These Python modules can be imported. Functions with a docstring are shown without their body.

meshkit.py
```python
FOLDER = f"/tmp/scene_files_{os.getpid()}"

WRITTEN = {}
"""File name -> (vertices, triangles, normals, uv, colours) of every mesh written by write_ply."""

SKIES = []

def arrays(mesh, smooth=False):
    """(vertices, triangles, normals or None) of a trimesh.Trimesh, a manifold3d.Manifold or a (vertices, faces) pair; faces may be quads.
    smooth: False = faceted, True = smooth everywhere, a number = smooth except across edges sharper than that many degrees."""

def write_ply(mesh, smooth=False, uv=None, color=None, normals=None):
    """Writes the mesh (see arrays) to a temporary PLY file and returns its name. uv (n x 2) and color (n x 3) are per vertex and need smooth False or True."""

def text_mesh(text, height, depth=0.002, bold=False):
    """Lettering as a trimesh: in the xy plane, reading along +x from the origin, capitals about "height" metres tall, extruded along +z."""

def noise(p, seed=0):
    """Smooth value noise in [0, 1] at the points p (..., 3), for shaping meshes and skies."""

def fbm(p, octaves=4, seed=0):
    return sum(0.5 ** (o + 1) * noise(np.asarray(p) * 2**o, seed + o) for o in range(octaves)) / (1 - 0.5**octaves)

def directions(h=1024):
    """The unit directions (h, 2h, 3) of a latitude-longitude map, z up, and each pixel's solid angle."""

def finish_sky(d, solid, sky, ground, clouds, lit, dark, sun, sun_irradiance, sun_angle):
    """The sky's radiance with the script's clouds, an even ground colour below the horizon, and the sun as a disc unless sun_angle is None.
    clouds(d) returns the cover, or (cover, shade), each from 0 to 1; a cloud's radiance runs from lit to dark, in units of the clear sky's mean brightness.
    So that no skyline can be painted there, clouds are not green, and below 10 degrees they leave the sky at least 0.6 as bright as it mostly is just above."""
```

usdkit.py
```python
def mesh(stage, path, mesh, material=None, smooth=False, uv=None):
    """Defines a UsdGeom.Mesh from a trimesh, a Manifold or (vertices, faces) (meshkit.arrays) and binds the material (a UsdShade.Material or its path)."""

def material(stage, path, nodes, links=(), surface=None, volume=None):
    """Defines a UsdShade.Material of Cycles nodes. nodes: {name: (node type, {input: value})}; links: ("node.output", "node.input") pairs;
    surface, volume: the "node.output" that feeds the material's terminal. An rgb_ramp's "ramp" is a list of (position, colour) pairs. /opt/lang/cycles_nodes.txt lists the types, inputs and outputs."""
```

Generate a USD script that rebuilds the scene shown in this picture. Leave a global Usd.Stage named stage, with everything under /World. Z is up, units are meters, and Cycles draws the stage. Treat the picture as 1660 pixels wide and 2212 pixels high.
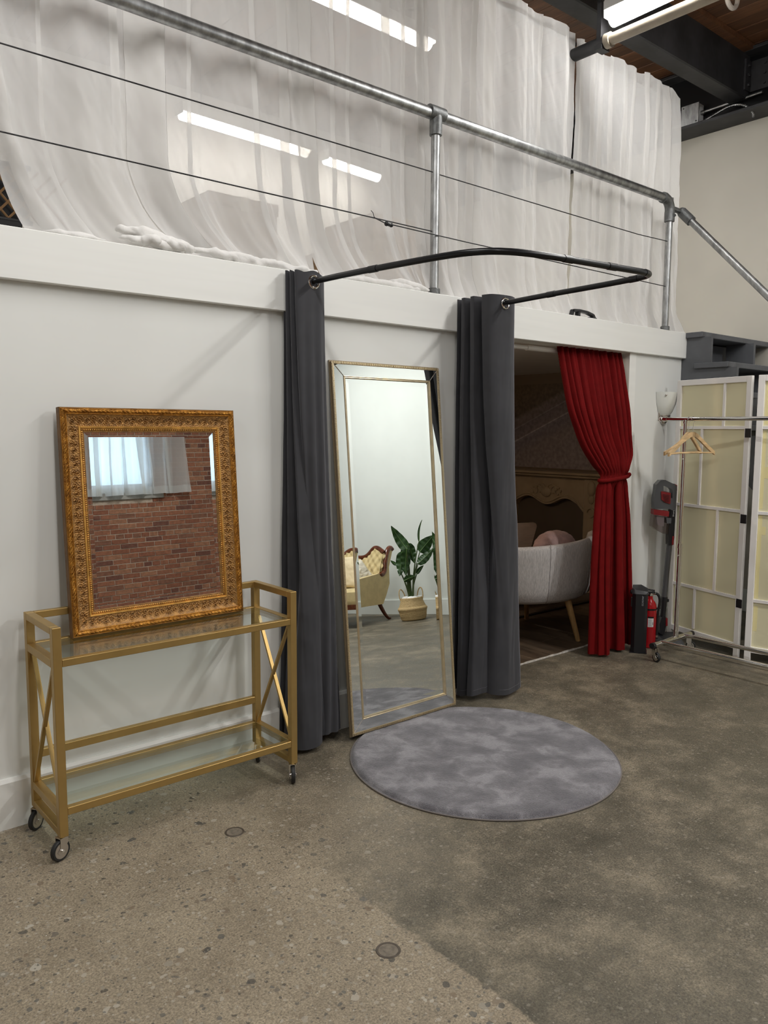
import math, random
import numpy as np
import trimesh, manifold3d
from shapely.geometry import Polygon, Point, box as sbox
from scipy.interpolate import CubicSpline, PchipInterpolator
from pxr import Usd, UsdGeom, UsdLux, Gf, Sdf, UsdShade
import usdkit, meshkit
from meshkit import noise, fbm

PI = math.pi
stage = Usd.Stage.CreateInMemory()
UsdGeom.Xform.Define(stage, '/World')
rng = random.Random(7)

# ------------------------------------------------------------------ camera
FPX, YAW, PITCH, ROLL = 1707.68, 0.70258124, 0.10458117, 0.00515119
CAM = np.array([0.0, -2.95887, 1.45])
fwd = np.array([math.sin(YAW) * math.cos(PITCH), math.cos(YAW) * math.cos(PITCH), -math.sin(PITCH)])
rgt0 = np.array([math.cos(YAW), -math.sin(YAW), 0.0])
up0 = np.cross(rgt0, fwd)
rgt = rgt0 * math.cos(ROLL) + up0 * math.sin(ROLL)
upv = -rgt0 * math.sin(ROLL) + up0 * math.cos(ROLL)
cam = UsdGeom.Camera.Define(stage, '/World/camera')
cam.AddTransformOp().Set(Gf.Matrix4d(*[float(v) for row in (list(rgt) + [0], list(upv) + [0], list(-fwd) + [0], list(CAM) + [1]) for v in row]))
cam.CreateHorizontalApertureAttr(36.0)
cam.CreateFocalLengthAttr(36.0 * FPX / 1660)
cam.CreateClippingRangeAttr(Gf.Vec2f(0.05, 200))
cam.CreateExposureAttr(-0.42)

# ------------------------------------------------------------------ sky and lamps
sky = UsdLux.DomeLight.Define(stage, '/World/sky')
sky.CreateColorAttr(Gf.Vec3f(0.60, 0.80, 1.0)); sky.CreateIntensityAttr(1.25)
TUBE = 62.0                       # radiance of the fluorescent tubes
LAMPS = [((4.12, -2.35), 1.25, 15.0), ((4.6, -4.5), 1.25, 24.0), ((1.0, -1.2), 1.25, 7.0), ((1.0, -3.4), 1.25, 9.0), ((-1.8, -2.2), 1.25, 7.0), ((1.6, -5.8), 1.25, 5.0)]
for i, ((lx, ly), ln, inten) in enumerate(LAMPS):   # more of the same ceiling strip lamps, over the part of the room behind and beside the camera
    l = UsdLux.RectLight.Define(stage, '/World/ceiling_lamp_%03d' % (i + 1))
    l.AddTranslateOp().Set(Gf.Vec3d(lx, ly, 3.78))
    l.CreateWidthAttr(0.16); l.CreateHeightAttr(ln); l.CreateIntensityAttr(inten * 10.0); l.CreateColorAttr(Gf.Vec3f(1.0, 0.985, 0.955)); l.CreateNormalizeAttr(False)
for i, (lx, ly, inten) in enumerate(((0.5, 2.3, 75.0), (4.9, 1.3, 30.0))):   # unseen fill lights added in the loft to brighten the sheers from behind
    l = UsdLux.RectLight.Define(stage, '/World/loft_fill_%03d' % (i + 1))
    l.AddTranslateOp().Set(Gf.Vec3d(lx, ly, 4.1)); l.CreateWidthAttr(1.2); l.CreateHeightAttr(0.14); l.CreateIntensityAttr(inten); l.CreateColorAttr(Gf.Vec3f(1.0, 0.985, 0.955))
l = UsdLux.SphereLight.Define(stage, '/World/back_room_lamp')   # the small warm lamp of the back room, left of the doorway
l.AddTranslateOp().Set(Gf.Vec3d(3.3, 1.35, 1.86)); l.CreateRadiusAttr(0.06); l.CreateIntensityAttr(120.0); l.CreateColorAttr(Gf.Vec3f(1.0, 0.72, 0.48))

# ------------------------------------------------------------------ helpers
def lin(r, g, b):
    return tuple(((c / 255) / 12.92 if c / 255 <= 0.04045 else ((c / 255 + 0.055) / 1.055) ** 2.4) for c in (r, g, b))

def M(name, col, rough=0.5, metal=0.0, var=0.0, scale=6.0, bump=0.0, bscale=120.0, stretch=(1, 1, 1), col2=None, detail=4, rr=(0.35, 0.65), **kw):
    """principled material; a noise mixes col and col2 (or a lighter and darker col by var), another one bumps."""
    nodes = {'p': ('principled_bsdf', {'base_color': col, 'roughness': rough, 'metallic': metal, **kw})}
    links = []
    if var or col2 or bump:
        nodes['g'] = ('geometry', {})
        nodes['m'] = ('mapping', {'scale': stretch}); links.append(('g.position', 'm.vector'))
    if var or col2:
        c1 = col if col2 else tuple(c * (1 - var) for c in col)
        c2 = col2 if col2 else tuple(min(1, c * (1 + var)) for c in col)
        nodes['n'] = ('noise_texture', {'scale': scale, 'detail': float(detail), 'roughness': 0.6})
        nodes['r'] = ('rgb_ramp', {'ramp': [(rr[0], c1), (rr[1], c2)]})
        links += [('m.vector', 'n.vector'), ('n.fac', 'r.fac'), ('r.color', 'p.base_color')]
    if bump:
        nodes['bn'] = ('noise_texture', {'scale': bscale, 'detail': 3.0})
        nodes['b'] = ('bump', {'strength': 1.0, 'distance': bump})
        links += [('m.vector', 'bn.vector'), ('bn.fac', 'b.height'), ('b.normal', 'p.normal')]
    return usdkit.material(stage, '/World/Looks/' + name, nodes, links, surface='p.BSDF')

def tm(v, f):
    f = np.asarray(f)
    if f.shape[1] == 4:
        f = np.vstack([f[:, [0, 1, 2]], f[:, [0, 2, 3]]])
    return trimesh.Trimesh(np.asarray(v, float), f, process=False)

def st3(*a):
    return np.stack(np.broadcast_arrays(*a), -1)

def cat(*ms):
    out = []
    for m in ms:
        out += list(m) if isinstance(m, (list, tuple)) else [m]
    return trimesh.util.concatenate(out)

def hull(pts):
    m = manifold3d.Manifold.hull_points(np.asarray(pts, float)).to_mesh()
    return trimesh.Trimesh(m.vert_properties[:, :3], m.tri_verts, process=False)

def bx(x0, x1, y0, y1, z0, z1, b=0.0):
    x0, x1, y0, y1, z0, z1 = min(x0, x1), max(x0, x1), min(y0, y1), max(y0, y1), min(z0, z1), max(z0, z1)
    if b <= 0:
        return trimesh.creation.box(bounds=[[x0, y0, z0], [x1, y1, z1]])
    pts = []
    for x, sx in ((x0, 1), (x1, -1)):
        for y, sy in ((y0, 1), (y1, -1)):
            for z, sz in ((z0, 1), (z1, -1)):
                pts += [(x + sx * b, y + sy * b, z), (x + sx * b, y, z + sz * b), (x, y + sy * b, z + sz * b)]
    return hull(pts)

def bar(a, b, w, h, upd=(0, 0, 1), bev=0.0):
    """square bar from a to b."""
    a, b = np.asarray(a, float), np.asarray(b, float)
    d = b - a; L = np.linalg.norm(d); d /= L
    s = np.cross(d, upd); s /= np.linalg.norm(s); u = np.cross(s, d)
    m = bx(-w / 2, w / 2, 0, L, -h / 2, h / 2, bev)
    T = np.eye(4); T[:3, 0], T[:3, 1], T[:3, 2], T[:3, 3] = s, d, u, a
    m.apply_transform(T); return m

def tube(path, r, n=12, closed=False, caps=True):
    p = np.asarray(path, float); k = len(p)
    r = np.broadcast_to(np.asarray(r, float), (k,))
    t = np.roll(p, -1, 0) - np.roll(p, 1, 0) if closed else np.gradient(p, axis=0)
    t /= np.linalg.norm(t, axis=1, keepdims=True) + 1e-12
    a = np.cross(t[0], [0, 0, 1.0] if abs(t[0][2]) < 0.9 else [1.0, 0, 0]); A = []
    for i in range(k):
        a = a - t[i] * (a @ t[i]); a /= np.linalg.norm(a); A.append(a)
    A = np.array(A); B = np.cross(t, A); g = np.arange(n) * 2 * PI / n
    v = p[:, None] + r[:, None, None] * (np.cos(g)[None, :, None] * A[:, None] + np.sin(g)[None, :, None] * B[:, None])
    v = v.reshape(-1, 3); f = []
    for i in range(k if closed else k - 1):
        j = (i + 1) % k
        for q in range(n):
            f.append((i * n + q, i * n + (q + 1) % n, j * n + (q + 1) % n, j * n + q))
    m = tm(v, f)
    if caps and not closed:
        c0, c1 = len(v), len(v) + 1
        F = [(c0, (q + 1) % n, q) for q in range(n)] + [(c1, (k - 1) * n + q, (k - 1) * n + (q + 1) % n) for q in range(n)]
        m = trimesh.Trimesh(np.vstack([v, p[0], p[-1]]), np.vstack([m.faces, F]), process=False)
    return m

def lathe(prof, n=36, o=(0, 0, 0), sx=1.0, sy=1.0, a0=0.0, a1=2 * PI):
    prof = np.asarray(prof, float); full = abs(a1 - a0 - 2 * PI) < 1e-6
    g = a0 + (a1 - a0) * np.arange(n if full else n + 1) / n; c = len(g)
    v = np.stack([np.outer(prof[:, 0], np.cos(g)) * sx, np.outer(prof[:, 0], np.sin(g)) * sy, np.repeat(prof[:, 1:2], c, 1)], -1).reshape(-1, 3) + np.asarray(o, float)
    f = [(i * c + q, i * c + (q + 1) % c, (i + 1) * c + (q + 1) % c, (i + 1) * c + q) for i in range(len(prof) - 1) for q in range(c if full else c - 1)]
    return tm(v, f)

def cyl(a, b, r, n=16, r2=None):
    return tube([a, b], [r, r if r2 is None else r2], n)

def prism(poly, h, o=(0, 0, 0), ex=(1, 0, 0), ey=(0, 1, 0)):
    """extrudes a 2-D polygon (shapely or points) by h along ex x ey."""
    if not isinstance(poly, Polygon):
        poly = Polygon(poly)
    m = trimesh.creation.extrude_polygon(poly, h, engine='earcut')
    ex, ey = np.asarray(ex, float), np.asarray(ey, float)
    T = np.eye(4); T[:3, 0], T[:3, 1], T[:3, 2], T[:3, 3] = ex, ey, np.cross(ex, ey), o
    m.apply_transform(T); return m

def sphere(c, r, sub=2, s=(1, 1, 1)):
    m = trimesh.creation.icosphere(subdivisions=sub, radius=1.0)
    m.vertices = m.vertices * np.asarray(s) * r + np.asarray(c); return m

def sheet(P, thick=0.0):
    """a grid of points (nu, nv, 3) as a surface; with thick > 0 a closed slab."""
    nu, nv = P.shape[:2]; v = P.reshape(-1, 3)
    i, j = np.meshgrid(np.arange(nu - 1), np.arange(nv - 1), indexing='ij')
    q = np.stack([i * nv + j, (i + 1) * nv + j, (i + 1) * nv + j + 1, i * nv + j + 1], -1).reshape(-1, 4)
    if thick <= 0:
        return tm(v, q)
    du, dv = np.gradient(P, axis=0), np.gradient(P, axis=1)
    n = np.cross(du, dv); n /= np.linalg.norm(n, axis=2, keepdims=True) + 1e-12
    w = (P - n * thick).reshape(-1, 3); N = len(v); f = [q, q[:, ::-1] + N]
    ring = [a * nv for a in range(nu)] + [(nu - 1) * nv + b for b in range(1, nv)] + [a * nv + nv - 1 for a in range(nu - 2, -1, -1)] + [b for b in range(nv - 2, 0, -1)]
    f.append(np.array([(ring[k], ring[k] + N, ring[(k + 1) % len(ring)] + N, ring[(k + 1) % len(ring)]) for k in range(len(ring))]))
    return tm(np.vstack([v, w]), np.vstack(f))

def arc(c, r, a0, a1, n, ex=(1, 0, 0), ey=(0, 0, 1)):
    g = np.linspace(a0, a1, n); return np.asarray(c) + r * (np.cos(g)[:, None] * np.asarray(ex) + np.sin(g)[:, None] * np.asarray(ey))

USED = {}
def numbered(parent, name):
    k = USED.get((parent, name), 0); USED[(parent, name)] = k + 1
    return name if k == 0 else '%s_%03d' % (name, k)

class Thing:
    def __init__(s, path, loc=(0, 0, 0)):
        s.path, s.loc = path, np.asarray(loc, float); s.prim = stage.GetPrimAtPath(path)

def tag(prim, label=None, cat_=None, group=None, kind=None):
    for k, v in (('label', label), ('category', cat_), ('group', group), ('kind', kind)):
        if v:
            prim.SetCustomDataByKey(k, v)

def thing(name, label, cat_, loc=(0, 0, 0), group=None, kind=None, R=None, local=False):
    """an Xform at the thing's base; its parts are given in world coordinates, or with local=True in its own."""
    path = '/World/' + numbered('/World', name)
    x = UsdGeom.Xform.Define(stage, path)
    if R is not None:
        A = np.eye(4); A[:3, :3] = R; A[:3, 3] = loc
        x.AddTransformOp().Set(Gf.Matrix4d(*[float(v) for v in A.T.reshape(-1)]))
    else:
        x.AddTranslateOp().Set(Gf.Vec3d(*[float(v) for v in loc]))
    tag(x.GetPrim(), label, cat_, group, kind)
    return Thing(path, (0, 0, 0) if local or R is not None else loc)

def part(t, name, mesh, mat, label=None, smooth=30, kind=None):
    path = t.path + '/' + numbered(t.path, name)
    m = mesh.copy(); m.vertices = m.vertices - t.loc
    usdkit.mesh(stage, path, m, mat, smooth=smooth)
    p = Thing(path, t.loc); tag(p.prim, label, None, None, kind)
    return p

def single(name, label, cat_, mesh, mat, group=None, kind=None, smooth=30):
    path = '/World/' + numbered('/World', name)
    usdkit.mesh(stage, path, mesh, mat, smooth=smooth)
    p = Thing(path); tag(p.prim, label, cat_, group, kind); return p

def copy_of(t, name, label, cat_, loc, group=None):
    path = '/World/' + numbered('/World', name)
    x = UsdGeom.Xform.Define(stage, path)
    x.GetPrim().GetReferences().AddInternalReference(t.path); x.GetPrim().SetInstanceable(True)
    x.GetPrim().GetAttribute('xformOp:translate').Set(Gf.Vec3d(*loc))
    tag(x.GetPrim(), label, cat_, group); return x

def ray(px, py):
    return fwd * FPX + rgt * (px - 830) - upv * (py - 1106)
def at(px, py, ax, v):
    """the point where the line of sight through a pixel of the photograph meets a plane: used to measure positions."""
    d = ray(px, py); return CAM + d * ((v - CAM[ax]) / d[ax])

# ------------------------------------------------------------------ materials
m_wall = M('wall_paint', (0.725, 0.73, 0.705), 0.55, var=0.03, scale=1.5, detail=2)
m_trim = M('trim_paint', (0.80, 0.80, 0.77), 0.45, var=0.02, scale=3, stretch=(0.3, 1, 6), detail=3)
m_beige = M('beige_paint', (0.49, 0.465, 0.405), 0.6, var=0.03, scale=2, detail=2)
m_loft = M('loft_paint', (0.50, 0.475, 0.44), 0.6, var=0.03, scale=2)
m_cool = M('cool_white', (0.70, 0.735, 0.71), 0.6, var=0.02, scale=2)
m_white = M('white_lacquer', (0.84, 0.815, 0.79), 0.35)
m_dark = M('dark_steel', (0.022, 0.022, 0.024), 0.55, var=0.45, scale=5, bump=0.001, bscale=30)
m_black = M('black_plastic', (0.010, 0.010, 0.012), 0.35)
m_blackm = M('black_metal', (0.006, 0.006, 0.007), 0.3, specular_ior_level=0.35)
m_rubber = M('rubber', (0.012, 0.012, 0.012), 0.6)
m_chrome = M('chrome', (0.80, 0.79, 0.77), 0.09, 1.0)
m_nickel = M('nickel', (0.60, 0.56, 0.52), 0.28, 1.0)
m_galv = M('galvanised', (0.36, 0.365, 0.365), 0.42, 1.0, var=0.3, scale=26, stretch=(1, 1, 0.35), bump=0.0006, bscale=90)
m_cast = M('cast_fitting', (0.17, 0.175, 0.175), 0.5, 0.8, var=0.2, scale=40, bump=0.001, bscale=200)
m_cart = M('cart_gold', (0.43, 0.285, 0.10), 0.38, 0.7, var=0.05, scale=10)
m_mirror = M('mirror_silver', (0.86, 0.89, 0.875), 0.0, 1.0)
m_champ = M('champagne', (0.74, 0.63, 0.43), 0.3, 0.9, var=0.1, scale=20)
m_champ_dk = M('champagne_side', (0.30, 0.235, 0.15), 0.45, 0.4)
m_gilt = M('gilt', (0.56, 0.27, 0.045), 0.36, 0.7, col2=(0.27, 0.11, 0.018), scale=45, bump=0.0015, bscale=220)
m_gilt_b = M('gilt_bright', (0.66, 0.36, 0.09), 0.34, 0.65, var=0.25, scale=30)
m_gilt_d = M('gilt_antique', (0.24, 0.125, 0.045), 0.45, 0.5, col2=(0.42, 0.215, 0.06), scale=80, bump=0.0012, bscale=260)
m_gilt_side = M('gilt_side', (0.16, 0.075, 0.018), 0.5, 0.4, var=0.2, scale=20)
m_velvet = M('grey_velvet', (0.036, 0.036, 0.041), 0.85, var=0.1, scale=9, sheen_weight=0.2, sheen_roughness=0.4, sheen_tint=(0.8, 0.8, 0.9))
m_hemline = M('hem_thread', (0.17, 0.17, 0.19), 0.8)
m_red = M('red_velvet', (0.132, 0.0035, 0.004), 0.85, var=0.12, scale=14, specular_ior_level=0.12, sheen_weight=0.05, sheen_roughness=0.35, sheen_tint=(1, 0.25, 0.2))
m_stair = M('stair_grey', (0.10, 0.105, 0.115), 0.55, var=0.1, scale=6, bump=0.0008, bscale=50)
m_housing = M('lamp_housing', (0.75, 0.75, 0.73), 0.4)
m_conduit = M('painted_pipe', (0.36, 0.31, 0.24), 0.45, var=0.12, scale=8)
m_tube = usdkit.material(stage, '/World/Looks/lit_tube', {'e': ('emission', {'color': (1.0, 0.985, 0.955), 'strength': TUBE})}, [], surface='e.emission')

m_tube2 = usdkit.material(stage, '/World/Looks/lit_tube_loft', {'e': ('emission', {'color': (1.0, 0.985, 0.94), 'strength': TUBE * 0.72})}, [], surface='e.emission')

def sheer(name, col, clear, warm=0.5):
    nodes = {'d': ('diffuse_bsdf', {'color': col, 'roughness': 0.8}), 't': ('translucent_bsdf', {'color': col}), 'c': ('transparent_bsdf', {'color': (1, 0.98, 0.95)}),
             'a': ('mix_closure', {'fac': warm}), 'b': ('mix_closure', {}), 'lw': ('layer_weight', {'blend': 0.35}),
             'mr': ('map_range', {'from_min': 0.45, 'from_max': 0.95, 'to_min': clear, 'to_max': 0.04, 'clamp': True})}
    links = [('d.BSDF', 'a.closure1'), ('t.BSDF', 'a.closure2'), ('lw.facing', 'mr.value'), ('mr.result', 'b.fac'), ('a.closure', 'b.closure1'), ('c.BSDF', 'b.closure2')]
    return usdkit.material(stage, '/World/Looks/' + name, nodes, links, surface='b.closure')
m_sheer = sheer('sheer_voile', (0.86, 0.855, 0.85), 0.25, 0.34)
m_hem = M('voile_hem', (0.72, 0.705, 0.685), 0.9, bump=0.002, bscale=60)
m_sheer2 = sheer('window_voile', (0.85, 0.86, 0.86), 0.30, 0.6)

def pane(name, tint, fres=1.5, rough=0.0):
    nodes = {'t': ('transparent_bsdf', {'color': tint}), 'g': ('glossy_bsdf', {'color': (1, 1, 1), 'roughness': rough}), 'f': ('layer_weight', {'blend': 0.5}),
             'pw': ('math', {'math_type': 'power', 'value2': 4.0}), 'ma': ('math', {'math_type': 'multiply_add', 'value2': 0.85, 'value3': 0.045}), 'm': ('mix_closure', {})}
    return usdkit.material(stage, '/World/Looks/' + name, nodes, [('f.facing', 'pw.value1'), ('pw.value', 'ma.value1'), ('ma.value', 'm.fac'), ('t.BSDF', 'm.closure1'), ('g.BSDF', 'm.closure2')], surface='m.closure')
m_glass = pane('shelf_glass', (0.93, 0.972, 0.955), 1.5)
m_pane = pane('window_glass', (0.95, 0.98, 1.0), 1.5)
m_binglass = pane('smoky_plastic', (0.74, 0.69, 0.69), 1.35, 0.1)

# concrete: broad tan and grey-green zones, fine speckle, cut pebbles of several tones, tiny paint flecks
def concrete():
    """two pours meet at x = 1.455: a tan one full of cut pebbles, and a worn grey-brown one with pale scuffs and specks."""
    N = {'g': ('geometry', {}), 'sep': ('separate_xyz', {}),
         'big': ('noise_texture', {'scale': 0.9, 'detail': 3.0, 'roughness': 0.6}),
         'mid': ('noise_texture', {'scale': 4.0, 'detail': 6.0, 'roughness': 0.74}),
         'edge': ('noise_texture', {'scale': 34.0, 'detail': 1.0}),
         'fine': ('noise_texture', {'scale': 160.0, 'detail': 2.0, 'roughness': 0.75}),
         'grit': ('noise_texture', {'scale': 55.0, 'detail': 3.0, 'roughness': 0.8}),
         'tan': ('rgb_ramp', {'ramp': [(0.30, (0.205, 0.168, 0.120)), (0.70, (0.305, 0.255, 0.184))]}),
         'wornm': ('math', {'math_type': 'multiply_add', 'value2': 0.72}), 'wornb': ('math', {'math_type': 'multiply', 'value2': 0.28}),
         'worn': ('rgb_ramp', {'ramp': [(0.38, (0.074, 0.066, 0.048)), (0.50, (0.118, 0.102, 0.074)), (0.63, (0.225, 0.190, 0.136))]}),
         'ex': ('math', {'math_type': 'multiply_add', 'value2': 0.03}), 'bx': ('math', {'math_type': 'multiply_add', 'value2': 1.5}),
         'hard': ('map_range', {'from_min': 1.464, 'from_max': 1.476, 'to_min': 0.0, 'to_max': 1.0, 'clamp': True}),
         'soft': ('map_range', {'from_min': 2.2, 'from_max': 2.95, 'to_min': 0.0, 'to_max': 1.0, 'clamp': True}),
         'yb': ('map_range', {'from_min': -1.35, 'from_max': -0.85, 'to_min': 0.0, 'to_max': 1.0, 'clamp': True}),
         'zone': ('mix_float', {}), 'base': ('mix', {}),
         'rf': ('rgb_ramp', {'ramp': [(0.32, (0.58, 0.58, 0.58)), (0.68, (1.36, 1.36, 1.35))]}), 'rg': ('rgb_ramp', {'ramp': [(0.30, (0.80, 0.79, 0.78)), (0.72, (1.18, 1.18, 1.17))]}),
         'm1': ('mix', {'mix_type': 'multiply', 'fac': 1.0}), 'm2': ('mix', {'mix_type': 'multiply', 'fac': 1.0})}
    L = [('g.position', k + '.vector') for k in ('sep', 'big', 'mid', 'edge', 'fine', 'grit')] + [
        ('mid.fac', 'tan.fac'), ('mid.fac', 'wornm.value1'), ('big.fac', 'wornb.value1'), ('wornb.value', 'wornm.value3'), ('wornm.value', 'worn.fac'),
        ('edge.fac', 'ex.value1'), ('sep.x', 'ex.value3'), ('ex.value', 'hard.value'), ('big.fac', 'bx.value1'), ('sep.x', 'bx.value3'), ('bx.value', 'soft.value'), ('sep.y', 'yb.value'),
        ('yb.result', 'zone.fac'), ('hard.result', 'zone.a'), ('soft.result', 'zone.b'), ('zone.result', 'base.fac'), ('tan.color', 'base.color1'), ('worn.color', 'base.color2'),
        ('fine.fac', 'rf.fac'), ('grit.fac', 'rg.fac'), ('base.color', 'm1.color1'), ('rf.color', 'm1.color2'), ('m1.color', 'm2.color1'), ('rg.color', 'm2.color2')]
    last = 'm2.color'
    tones = [(0.0, (0.030, 0.027, 0.024)), (0.2, (0.085, 0.085, 0.080)), (0.4, (0.16, 0.115, 0.075)), (0.55, (0.21, 0.19, 0.15)), (0.8, (0.34, 0.30, 0.24)), (1.0, (0.40, 0.37, 0.31))]
    # pebbles: (cells per metre, radius, share left out, strength on tan, strength on worn)
    for k, (sc, rad, gate, st, sw_) in enumerate([(26.0, 0.24, 0.80, 0.85, 0.10), (42.0, 0.30, 0.50, 0.75, 0.12), (90.0, 0.35, 0.40, 0.7, 0.25), (62.0, 0.10, 0.55, 0.15, 0.85), (8.0, 0.034, 0.40, 0.9, 0.8)]):
        v, s_, a, b, c, r, x, q = ('%s%d' % (n, k) for n in ('v', 's', 'a', 'b', 'c', 'r', 'x', 'q'))
        N[v + 'm'] = ('mix_vector', {'fac': 0.45 / sc})
        N[v] = ('voronoi_texture', {'scale': sc}); N[s_] = ('separate_color', {})
        N[a] = ('math', {'math_type': 'multiply', 'value2': rad * 1.9}); N[a + 'l'] = ('math', {'math_type': 'less_than'}); N[b] = ('math', {'math_type': 'greater_than', 'value2': gate}); N[c] = ('math', {'math_type': 'multiply'})
        N[q] = ('map_range', {'from_min': 0.0, 'from_max': 1.0, 'to_min': st, 'to_max': sw_}); N[c + 'w'] = ('math', {'math_type': 'multiply'})
        N[r] = ('rgb_ramp', {'ramp': tones if k < 3 else [(0, (0.42, 0.40, 0.34)), (1, (0.70, 0.69, 0.65))]}); N[x] = ('mix', {})
        L += [('g.position', v + 'm.a'), ('edge.color', v + 'm.b'), (v + 'm.result', v + '.vector'), (v + '.color', s_ + '.color'), (s_ + '.b', a + '.value1'), (v + '.distance', a + 'l.value1'), (a + '.value', a + 'l.value2'), (s_ + '.r', b + '.value1'),
              (a + 'l.value', c + '.value1'), (b + '.value', c + '.value2'), ('zone.result', q + '.value'), (c + '.value', c + 'w.value1'), (q + '.result', c + 'w.value2'), (s_ + '.g', r + '.fac'), (c + 'w.value', x + '.fac'), (last, x + '.color1'), (r + '.color', x + '.color2')]
        last = x + '.color'
    N['ro'] = ('map_range', {'from_min': 0.3, 'from_max': 0.7, 'to_min': 0.40, 'to_max': 0.64})
    N['p'] = ('principled_bsdf', {'specular_ior_level': 0.4})
    L += [('mid.fac', 'ro.value'), ('ro.result', 'p.roughness'), (last, 'p.base_color')]
    return usdkit.material(stage, '/World/Looks/concrete', N, L, surface='p.BSDF')
m_concrete = concrete()

def wood(name, c1, c2, axis='y', rough=0.5, scale=9.0, bump=0.0008):
    st = {'x': (0.12, 1, 1), 'y': (1, 0.12, 1), 'z': (1, 1, 0.12)}[axis]
    N = {'g': ('geometry', {}), 'o': ('object_info', {}), 'of': ('vector_math', {'math_type': 'multiply_add', 'vector2': (37.0, 11.0, 5.0)}), 'm': ('mapping', {'scale': st}),
         'n': ('noise_texture', {'scale': scale, 'detail': 6.0, 'roughness': 0.65, 'distortion': 0.8}), 'n2': ('noise_texture', {'scale': scale * 7, 'detail': 3.0}),
         'r': ('rgb_ramp', {'ramp': [(0.3, c1), (0.7, c2)]}), 'r2': ('rgb_ramp', {'ramp': [(0.35, (0.65, 0.65, 0.65)), (0.65, (1.12, 1.1, 1.08))]}), 'x': ('mix', {'mix_type': 'multiply', 'fac': 0.8}),
         'b': ('bump', {'distance': bump}), 'p': ('principled_bsdf', {'roughness': rough})}
    L = [('g.position', 'm.vector'), ('m.vector', 'n.vector'), ('m.vector', 'n2.vector'), ('n.fac', 'r.fac'), ('n2.fac', 'r2.fac'), ('r.color', 'x.color1'), ('r2.color', 'x.color2'), ('x.color', 'p.base_color'), ('n2.fac', 'b.height'), ('b.normal', 'p.normal')]
    del N['o'], N['of']
    return usdkit.material(stage, '/World/Looks/' + name, N, L, surface='p.BSDF')
m_ceil = [wood('ceiling_wood_%d' % k, tuple(c * f for c in (0.060, 0.024, 0.010)), tuple(c * f for c in (0.155, 0.066, 0.026)), 'y', 0.55) for k, f in enumerate((0.8, 1.0, 1.25))]
m_plank = [wood('floor_wood_%d' % k, tuple(c * f for c in (0.042, 0.028, 0.018)), tuple(c * f for c in (0.125, 0.088, 0.058)), 'y', 0.45, 7) for k, f in enumerate((0.8, 1.0, 1.2))]
m_beech = wood('beech', (0.60, 0.40, 0.20), (0.76, 0.55, 0.31), 'x', 0.4, 8, 0.0003)
m_oakleg = wood('oak_leg', (0.34, 0.19, 0.07), (0.50, 0.30, 0.12), 'z', 0.45, 12, 0.0003)
m_mahog = wood('mahogany', (0.07, 0.018, 0.008), (0.16, 0.045, 0.018), 'x', 0.25, 10, 0.0003)
m_brick = [M('brick_%d' % k, c, 0.85, var=0.22, scale=22, bump=0.002, bscale=70) for k, c in enumerate([(0.205, 0.074, 0.040), (0.245, 0.096, 0.052), (0.135, 0.052, 0.034), (0.27, 0.122, 0.068), (0.185, 0.078, 0.046)])]
m_mortar = M('mortar', (0.44, 0.35, 0.28), 0.9, var=0.15, scale=20, bump=0.002, bscale=90)
m_stone = M('sill_stone', (0.30, 0.29, 0.27), 0.8, var=0.15, scale=8, bump=0.001, bscale=60)

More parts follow.
